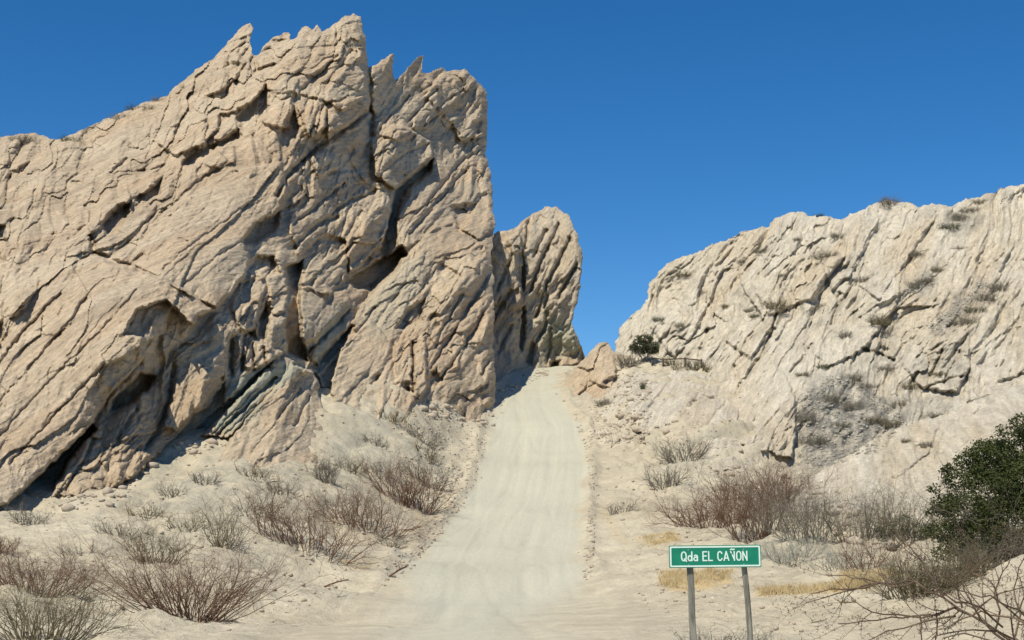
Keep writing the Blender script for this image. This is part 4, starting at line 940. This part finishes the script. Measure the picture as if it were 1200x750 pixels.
# lettering: condensed stroke capitals, unit height 1
def arc(cx, cy, rx, ry, a0, a1, n=12): return [(cx + rx * math.cos(math.radians(a0 + (a1 - a0) * i / n)), cy + ry * math.sin(math.radians(a0 + (a1 - a0) * i / n))) for i in range(n + 1)]
LET = {
 'Q': ([arc(.22, .62, .22, .38, 0, 180), arc(.22, .38, .22, .38, 180, 360), [(0, .62), (0, .38)], [(.44, .62), (.44, .38)], [(.26, .2), (.46, -.06)]], .44),
 'd': ([arc(.17, .28, .17, .28, 0, 360, 18), [(.36, 1.0), (.36, 0)]], .36),
 'a': ([arc(.17, .20, .17, .20, 0, 360, 16), [(.34, .45), (.34, 0)], arc(.18, .45, .16, .17, 0, 150, 8)], .34),
 'E': ([[(.36, 1), (0, 1), (0, 0), (.36, 0)], [(0, .52), (.30, .52)]], .36),
 'L': ([[(0, 1), (0, 0), (.34, 0)]], .34),
 'C': ([arc(.2, .66, .2, .34, 15, 180), [(0, .66), (0, .34)], arc(.2, .34, .2, .34, 180, 345)], .4),
 'A': ([[(0, 0), (.22, 1), (.44, 0)], [(.09, .26), (.35, .26)]], .44),
 'n': ([[(.36, 1.0), (.36, 0)], [(.02, 1.0), (.08, .84)], [(.17, .62), (.34, .14)], [(0.0, 1.22), (.12, 1.27), (.24, 1.21), (.36, 1.26)]], .4),
 'O': ([arc(.2, .66, .2, .34, 0, 180), [(0, .66), (0, .34)], arc(.2, .34, .2, .34, 180, 360), [(.4, .34), (.4, .66)]], .4),
 'N': ([[(0, 0), (0, 1), (.38, 0), (.38, 1)]], .38), ' ': ([], .16)}
import bmesh
def stroke_poly(bm, pts, w, y0, y1):
    for (x0, z0), (x1, z1) in zip(pts[:-1], pts[1:]):
        dx, dz = x1 - x0, z1 - z0; L = math.hypot(dx, dz)
        if L < 1e-6: continue
        ux, uz = dx / L, dz / L; e = w * 0.42 if len(pts) < 8 else w * 0.12
        a = (x0 - ux * e, z0 - uz * e); b = (x1 + ux * e, z1 + uz * e); nx, nz = -uz * w / 2, ux * w / 2
        q = [(a[0] + nx, a[1] + nz), (a[0] - nx, a[1] - nz), (b[0] - nx, b[1] - nz), (b[0] + nx, b[1] + nz)]
        stroke_poly.k += 1; yy = y0 - 0.00002 * (stroke_poly.k % 40)
        f = [bm.verts.new((x, yy, z)) for x, z in q]; g = [bm.verts.new((x, y1, z)) for x, z in q]
        bm.faces.new(f); bm.faces.new(g[::-1])
        for i in range(4): bm.faces.new((f[i], g[i], g[(i + 1) % 4], f[(i + 1) % 4]))
stroke_poly.k = 0
text = 'Qda EL CAnON'; hh = 10.0 / F * SY; gap = 0.19
tw = sum(LET[c][1] + gap for c in text) - gap
x = 0.0; bm = bmesh.new(); full = 75.5 / F * SY; sx = full / tw
for c in text:
    st, w = LET[c]
    for pl in st:
        stroke_poly(bm, [(-full / 2 - 0.012 + (x + a) * sx, -0.06 + hh * b + 0.008) for a, b in pl], 0.0165, -0.004, -0.0005)
    x += w + gap
bmesh.ops.recalc_face_normals(bm, faces=bm.faces)
bm_obj('lettering', bm, WHITE, bd)
BOLT = simple('bolt_steel', (0.35, 0.36, 0.34), (0.5, 0.5, 0.47), 20, 0.5, 0.5)
for bx, bz in ((-0.345, 0.085), (-0.345, -0.105), (0.37, 0.085), (0.37, -0.105)):
    bm = bmesh.new(); bmesh.ops.create_cone(bm, cap_ends=True, segments=8, radius1=0.007, radius2=0.005, depth=0.005)
    bmesh.ops.rotate(bm, verts=bm.verts, matrix=__import__('mathutils').Matrix.Rotation(math.radians(90), 3, 'X'))
    bm_obj('bolt', bm, BOLT, bd, (bx, -0.0026, bz))
# posts: weathered, slightly crooked
POST = NT('weathered_post'); c_ = POST.coord((0, 0, 0), (6, 6, 0.6)); nn = POST.noise(c_, 3.0, 5, 0.65); POST.base(POST.ramp(nn, [(0.36, (0.10, 0.095, 0.08)), (0.5, (0.22, 0.21, 0.17)), (0.66, (0.36, 0.345, 0.28))]).outputs[0]); POST.bump(nn.outputs[0], 0.01, 0.6)
for (tx, ty), (bx, by), r in (((807, 650), (813, 752), 3.9), ((871, 650), (880, 752), 3.2)):
    T = pxm(tx, ty, SY + 0.085) - O3; B = pxm(bx, by, SY + 0.085) - O3; dd = (B - T) / (B[2] - T[2])
    zb = -0.25; n = 14; rr = r / F * SY; ring = 12; V = []
    zt = T[2] + 0.08
    for i in range(n):
        z = zt + (zb - zt) * i / (n - 1); c = T + dd * (z - T[2]); c = c + np.array([0.006 * math.sin(z * 5 + tx), 0, 0])
        for k in range(ring):
            a = 2 * math.pi * k / ring; q = rr * (1 + 0.10 * math.sin(3 * a + tx) + 0.05 * math.sin(7 * z + a))
            V.append(c + np.array([math.cos(a) * q, math.sin(a) * q, 0]))
    Fq = np.array([[i * ring + k, i * ring + (k + 1) % ring, (i + 1) * ring + (k + 1) % ring, (i + 1) * ring + k] for i in range(n - 1) for k in range(ring)])
    V.append(T + dd * (zt - T[2]) + np.array([0, 0, 0.01])); cap = np.array([[k, (k + 1) % ring, len(V) - 1] for k in range(ring)])
    link('post', mesh_np('post', np.array(V), [Fq, cap], POST.m, True), sg)

# ------------------------------------------------------------------ thorny branches close to the camera
BR = [ # photo pixels with distance, thick to thin
 [(1215,790,8.6),(1190,755,8.7),(1150,727,8.8),(1105,700,9.0),(1072,681,9.2),(1050,688,9.3),(1030,682,9.4),(1010,687,9.5),(990,693,9.6),(968,700,9.6),(947,706,9.7)],
 [(1200,760,8.8),(1165,742,8.9),(1140,722,9.0),(1118,712,9.1),(1098,721,9.2),(1070,722,9.3),(1045,723,9.3),(1010,728,9.4),(982,731,9.5)],
 [(1118,712,9.1),(1080,724,9.2),(1035,720,9.3),(1012,712,9.3),(995,706,9.4),(977,701,9.4)],
 [(1120,722,9.0),(1085,728,9.1),(1060,736,9.1),(1038,740,9.1),(1015,752,9.2)],
 [(1072,681,9.2),(1050,684,9.4),(1030,683,9.5),(1012,678,9.5),(990,674,9.6),(966,674,9.7)],
 [(1030,683,9.4),(1000,690,9.5),(975,690,9.6),(950,696,9.6)],
 [(1105,700,9.0),(1085,668,9.2),(1072,648,9.3),(1058,632,9.4),(1048,618,9.5)],
 [(1150,727,8.8),(1135,700,8.7),(1128,680,8.7),(1145,665,8.6),(1155,655,8.6)],
 [(1165,742,8.6),(1172,715,8.5),(1165,695,8.5),(1175,670,8.5),(1185,650,8.5)],
 [(1190,755,8.7),(1185,725,8.6),(1200,700,8.6),(1215,680,8.6)],
 [(1175,735,8.4),(1150,712,8.3),(1120,706,8.3),(1100,690,8.3),(1085,694,8.3)],
 [(1215,760,8.3),(1170,740,8.2),(1140,738,8.2),(1110,742,8.2),(1090,752,8.2)],
 [(1225,745,8.2),(1195,715,8.2),(1170,705,8.2),(1150,700,8.2),(1120,690,8.3)],
 [(1215,735,8.6),(1180,712,8.6),(1168,700,8.7),(1160,680,8.8),(1140,672,8.9)],
 [(1205,790,8.0),(1165,752,8.0),(1130,742,8.0),(1105,748,8.0)],
 [(1078,722,9.2),(1079,740,9.2),(1081,755,9.2)],[(1097,721,9.2),(1098,735,9.2),(1096,748,9.2)],
 [(1128,712,9.0),(1122,690,9.0),(1108,672,9.0),(1112,658,9.0)],
 [(1140,722,9.0),(1160,702,9.1),(1185,692,9.1),(1215,685,9.1)],
 [(1200,730,8.4),(1172,722,8.5),(1150,716,8.5),(1125,726,8.6),(1100,738,8.7)],
 [(1190,745,8.8),(1196,720,8.9),(1188,690,9.0),(1194,665,9.0),(1205,650,9.0)],
]
rng = np.random.default_rng(33); segs = []; thorns = []; B0 = np.array([*at(1210, 790, 8.6)]); B0[2] = gz(B0[0], B0[1])
for bi, ln in enumerate(BR):
    P = [np.array(at(*q)) for q in ln]; n = len(P)
    for i in range(n - 1):
        ra = 0.0092 * (1 - 0.75 * i / n) * (1.0 if bi < 2 else 0.72); rb = 0.0092 * (1 - 0.75 * (i + 1) / n) * (1.0 if bi < 2 else 0.72)
        a, b = P[i], P[i + 1]; m = (a + b) / 2 + rng.normal(0, 0.008, 3); rm = (ra + rb) / 2
        for p, q, r1, r2 in ((a, m, ra, rm), (m, b, rm, rb)):
            segs.append((p - B0, q - B0, r1, r2)); d = unit(q - p); L = np.linalg.norm(q - p)
            for k in range(int(L / 0.035)):
                t = p + (q - p) * rng.uniform(); td = unit(np.cross(d, rng.normal(0, 1, 3)) + d * 0.4); thorns.append((t - B0, t - B0 + td * rng.uniform(0.012, 0.034), 0.0035, 0.0006))
            if rng.uniform() < 0.6:
                sd = unit(d + rng.normal(0, 0.8, 3) * np.array([1, 0.4, 1])); sub = []
                grow(rng, q - B0, sd, rng.uniform(0.1, 0.38), r2 * 0.6, 1, sub, 0.22, 0.02, 2)
                segs += sub
                for (sa, sb, s1, s2) in sub:
                    td = unit(np.cross(sb - sa, rng.normal(0, 1, 3))); thorns.append((sb, sb + td * 0.02, 0.003, 0.0006))
V, Fq = tubes(segs, 5)
th = link('thorn_bush', None, None, B0); tag(th, 'bare thorny branches reaching in from the lower right corner close to the viewer', 'thorn bush')
link('branches', mesh_np('branches', V, Fq, M['thorn'], True), th)
V, Fq = tubes(thorns, 3); link('thorns', mesh_np('thorns', V, Fq, M['thorn'], False), th)
# stems that carry the branches down to the soil
segs = [(np.array(p) - B0, np.array([B0[0] + dx, B0[1] + dy, B0[2] - 0.1]) - B0, 0.014, 0.022) for p, dx, dy in ((at(1215,790,8.6), 0.1, 0.1), (at(1200,760,8.8), 0.15, 0.2), (at(1225,745,8.2), 0.2, -0.1), (at(1205,790,8.0), 0.12, -0.2), (at(1215,735,8.6), 0.3, 0.0))]
V, Fq = tubes(segs, 6); link('stem', mesh_np('stem', V, Fq, M['thorn'], True), th)

# ------------------------------------------------------------------ stones, sticks, straw
def stone_mesh(seed, mat):
    import bmesh
    rng = np.random.default_rng(seed); bm = bmesh.new(); bmesh.ops.create_icosphere(bm, subdivisions=2, radius=1)
    pl = [(unit(rng.normal(0, 1, 3)), rng.uniform(0.55, 0.85)) for _ in range(9)]
    for v in bm.verts:
        c = np.array(v.co)
        for nrm, dd in pl:
            e = c @ nrm - dd
            if e > 0: c = c - nrm * e
        v.co = c * np.array([1, 0.8, 0.62])
    me = bpy.data.meshes.new('stone'); bm.to_mesh(me); bm.free(); me.materials.append(mat); return me
sm = [stone_mesh(k, M['stone']) for k in range(5)]; wm = stone_mesh(9, M['white_stone'])
ST = [(835,701,2.6,'tiny bright white stone below the sign board',1),(789,742,8,'pale stone left of the sign posts at the picture foot',0),(1102,672,4,'small white stone at the foot of the dark green bush',1),
      (588,484,4.5,'dark stone at the road edge under the corner of the cliff',0),(556,562,4,'stone on the left road edge beside the bush row end',0),(564,560,3.5,'second stone on the left road edge, nearer the road',0),(545,575,3,'small stone lower on the left road edge',0),
      (678,648,3.5,'dark stone on the right edge of the road',0),(805,555,5,'dark round stone on the right bank below the rounded grey bush',0),(915,557,13,'long boulder under the overhanging slab',0),(938,564,8,'smaller boulder right under the overhanging slab',0),
      (735,475,6,'stone on the bank right of the spiky plant',0),(700,482,5,'stone on the bank next to the upper road',0),(560,500,6,'stone at the foot of the cliff beside the road',0),(540,497,7,'largest stone at the foot of the talus by the road',0),
      (525,480,6,'stone at the foot of the buttress',0),(505,505,4,'small stone on the upper talus',0),(680,506,3,'small stone on the right edge of the upper road',0),(662,470,5,'stone beside the road near the crest',0),(652,462,4,'topmost stone beside the right edge of the road',0),
      (596,447,5,'stone between the rock tower and the road',0),(615,440,5,'stone at the left foot of the rock tower',0),(760,640,3,'small stone left above the sign',0),(245,712,2.6,'little dark stone in front of the wide left bush',0),(312,706,2.4,'little dark stone right of the wide left bush',0),
      (727,657,3,'dark pebble right of the road level with the sign',0),(1085,575,5,'stone resting on the pale spur',0),(770,500,6,'stone on the right bank under the fence',0),(822,500,7,'stone beside the slabs on the right bank',0)]
for k, (a, b, w, lab, wh) in enumerate(ST):
    loc, nrm, ob = hit(a, b); s = loc.y / F
    o = link('stone', wm if wh else sm[k % 5], None, loc); q = w * s * 0.62; o.scale = (q, q, q); o.rotation_euler = (0.2, 0.1, k * 2.1)
    tag(o, lab, 'stone', 'loose stones lying about the banks')
def stick(pts, r, lab, mat='twig_grey'):
    P = [np.array(hit(a, b)[0]) + np.array([0, 0, r * 0.8]) for a, b in pts]; o3 = P[0]; segs = []
    for i in range(len(P) - 1): segs.append((P[i] - o3, P[i + 1] - o3, r, r * 0.8))
    rg = np.random.default_rng(int(pts[0][0])); 
    for i in range(len(P) - 1): grow(rg, P[i] - o3, (P[i + 1] - P[i]) + rg.normal(0, .2, 3) * np.array([1, 1, 0.3]), 0.5 * np.linalg.norm(P[i + 1] - P[i]) + 0.1, r * 0.6, 1, segs, 0.3, 0.02, 2)
    V, Fq = tubes(segs, 5); o = link('dead_branch', mesh_np('dead_branch', V, Fq, M[mat], False), None, o3); tag(o, lab, 'dead branch')
stick([(716,525),(726,515)], 0.035, 'thin straight dead stick on the right bank near the upper road')
stick([(380,688),(394,683),(408,680)], 0.03, 'dead brown branch lying on the left bank below the bush row', 'twig_brown')
stick([(456,676),(468,668),(477,664)], 0.03, 'dead dark branch at the left edge of the road', 'twig_brown')
stick([(446,630),(460,634),(466,640)], 0.02, 'dead twig lying right of the tiny olive tuft', 'twig_olive')
stick([(785,646),(800,640),(812,634)], 0.02, 'dead branch lying behind the left end of the sign')
stick([(952,730),(968,727)], 0.012, 'dead stick on the flat ground right of the sign')
stick([(395,700),(420,697)], 0.012, 'faint dead twig near the lower left edge of the road')

# gravel and clods: one scattered mass
def scatter_rocks(name, polys, n, seed, smin, smax, mat, label):
    rng = np.random.default_rng(seed); base = []
    for k in range(6):
        me = stone_mesh(50 + k, M['stone']); v = np.empty(len(me.vertices) * 3); me.vertices.foreach_get('co', v); f = np.empty(len(me.polygons) * 3, int); me.polygons.foreach_get('vertices', f)
        base.append((v.reshape(-1, 3), f.reshape(-1, 3)))
    import bmesh
    b0 = []
    for k in range(6):
        bm = bmesh.new(); bmesh.ops.create_icosphere(bm, subdivisions=1, radius=1)
        v = np.array([q.co[:] for q in bm.verts]) * np.array([1, 0.8, 0.6]) * (1 + rng.normal(0, 0.16, (len(bm.verts), 1))); f = np.array([[q.index for q in g.verts] for g in bm.faces]); bm.free(); b0.append((v, f))
    VV = []; FF = []; off = 0; cnt = 0; tries = 0
    while cnt < n and tries < n * 6:
        tries += 1
        poly = polys[rng.integers(len(polys))]; P = np.array(poly); px = rng.uniform(P[:, 0].min(), P[:, 0].max()); py = rng.uniform(P[:, 1].min(), P[:, 1].max())
        if not inside(np.array([px]), np.array([py]), poly)[0]: continue
        loc, nrm, ob = hit(px, py)
        if ob is not None and ob.name not in ('ground', 'road', 'hill', 'hill_spur', 'rock_ledge'): continue
        v, f = b0[rng.integers(6)]; r = smin * (smax / smin) ** (rng.uniform() ** 2.2) * min(1.0, loc.y / 55.0); a = rng.uniform(0, 6.28)
        Rm = np.array([[math.cos(a), -math.sin(a), 0], [math.sin(a), math.cos(a), 0], [0, 0, 1]])
        VV.append(v @ Rm.T * r + np.array(loc) + np.array([0, 0, r * 0.15])); FF.append(f + off); off += len(v); cnt += 1
    o = link(name, mesh_np(name, np.concatenate(VV), np.concatenate(FF), mat, False)); tag(o, label, 'gravel', kind='stuff')
scatter_rocks('gravel', [[(0,590),(200,520),(400,480),(560,490),(560,560),(480,620),(440,690),(300,740),(0,745)], [(690,460),(840,440),(870,560),(1050,620),(1050,740),(760,745),(700,600)],
    [(480,480),(580,480),(575,505),(520,600),(500,600)], [(690,440),(770,435),(760,520),(690,520)], [(520,560),(560,540),(540,600),(470,680),(440,690)], [(560,490),(575,490),(566,545),(545,590),(505,640),(470,672),(462,668),(510,610),(548,560)], [(560,490),(575,490),(566,545),(545,590),(505,640),(470,672),(462,668),(510,610),(548,560)], [(668,480),(676,480),(696,520),(700,580),(694,680),(684,680),(690,600),(688,530)], [(575,472),(592,450),(640,430),(645,436),(600,456),(585,480)]], 5600, 3, 0.018, 0.14, M['stone'], 'loose gravel and clods of pale earth scattered over both banks')
scatter_rocks('scree', [[(935,470),(975,435),(1010,445),(1050,475),(1060,500),(1030,530),(960,550),(935,540)], [(1080,385),(1150,330),(1168,334),(1100,390)], [(1058,342),(1098,316),(1072,344)]], 2600, 4, 0.03, 0.2, M['scree'], 'grey broken stones of the scree patches on the right hillside')
scatter_rocks('rubble', [[(60,584),(120,578),(200,518),(215,522),(130,596),(60,600)], [(200,518),(330,516),(385,536),(380,550),(320,528),(210,532)], [(480,466),(580,482),(585,500),(500,490)], [(690,425),(760,440),(760,520),(700,520)], [(582,458),(640,432),(645,438),(590,466)], [(740,440),(840,440),(870,535),(930,560),(1000,600),(860,600),(800,540)], [(960,560),(1040,620),(1060,650),(1000,640),(930,590)]], 620, 5, 0.06, 0.42, M['stone'], 'fallen rubble lying along the feet of the cliffs and slabs')
# ochre straw: tufts of dry grass on the two yellow patches
def straw(poly, n, seed, V_, F_):
    rng = np.random.default_rng(seed); P = np.array(poly)
    k = 0
    while k < n:
        px = rng.uniform(P[:, 0].min(), P[:, 0].max()); py = rng.uniform(P[:, 1].min(), P[:, 1].max())
        if not inside(np.array([px]), np.array([py]), poly)[0]: continue
        k += 1
        if perlin(np.array([px / 14]), np.array([py / 5]), 5)[0] < -0.25: continue
        loc = np.array(hit(px, py)[0])
        for _ in range(6):
            b = loc + np.r_[rng.normal(0, .06, 2), 0]; d = np.r_[rng.normal(0, .5, 2), 1] * rng.uniform(0.05, 0.2); w = np.array([0.005, 0, 0])
            i = len(V_); V_ += [b - w, b + w, b + d]; F_.append([i, i + 1, i + 2])
V_ = []; F_ = []
for k, (poly, n) in enumerate([([(770,672),(800,668),(858,668),(850,680),(800,690),(775,688)], 700), ([(890,690),(960,686),(1030,674),(1030,688),(960,696),(890,698)], 900), ([(748,630),(788,624),(796,634),(765,640)], 250), ([(985,672),(1050,668),(1058,676),(990,688)], 300)]): straw(poly, n, 60 + k, V_, F_)
o = link('dry_grass', mesh_np('dry_grass', np.array(V_), np.array(F_), M['straw'], False)); tag(o, 'low ochre dry grass in patches behind and beside the sign', 'dry grass', kind='stuff')
# ------------------------------------------------------------------ sky, sun, camera
SUN = Vector((-0.27, -0.47, 0.84)).normalized()      # towards the sun
elev = math.asin(SUN.z); azi = math.atan2(SUN.x, SUN.y)
sun = bpy.data.lights.new('sun', 'SUN'); sun.energy = 4.5; sun.angle = math.radians(0.5); sun.color = (1.0, 0.93, 0.79)
so = bpy.data.objects.new('sun', sun); col.objects.link(so); so.rotation_euler = SUN.to_track_quat('Z', 'Y').to_euler()
wt = world.node_tree; wt.nodes.clear()
wo = wt.nodes.new('ShaderNodeOutputWorld'); bg = wt.nodes.new('ShaderNodeBackground'); sky = wt.nodes.new('ShaderNodeTexSky')
sky.sky_type = 'NISHITA'; sky.sun_disc = False; sky.sun_elevation = elev; sky.sun_rotation = azi
sky.altitude = 2500; sky.air_density = 1.0; sky.dust_density = 0.1; sky.ozone_density = 4.0
hs = wt.nodes.new('ShaderNodeHueSaturation'); hs.inputs['Saturation'].default_value = 1.31
wt.links.new(sky.outputs[0], hs.inputs['Color']); wt.links.new(hs.outputs[0], bg.inputs[0]); bg.inputs[1].default_value = 0.11
wt.links.new(bg.outputs[0], wo.inputs[0])

cam = bpy.data.cameras.new('camera'); cam.sensor_width = 36; cam.lens = 36 * F / 1200.0
cam.clip_start = 0.1; cam.clip_end = 6000
co = bpy.data.objects.new('camera', cam); col.objects.link(co)
co.location = (0, 0, CAM_Z); co.rotation_euler = (math.pi / 2 + PITCH, 0, 0)
sc.camera = co
sc.view_settings.view_transform = 'Standard'; sc.view_settings.look = 'None'; sc.view_settings.gamma = 1; sc.view_settings.exposure = 0.12
sc.cycles.max_bounces = 4; sc.cycles.diffuse_bounces = 2
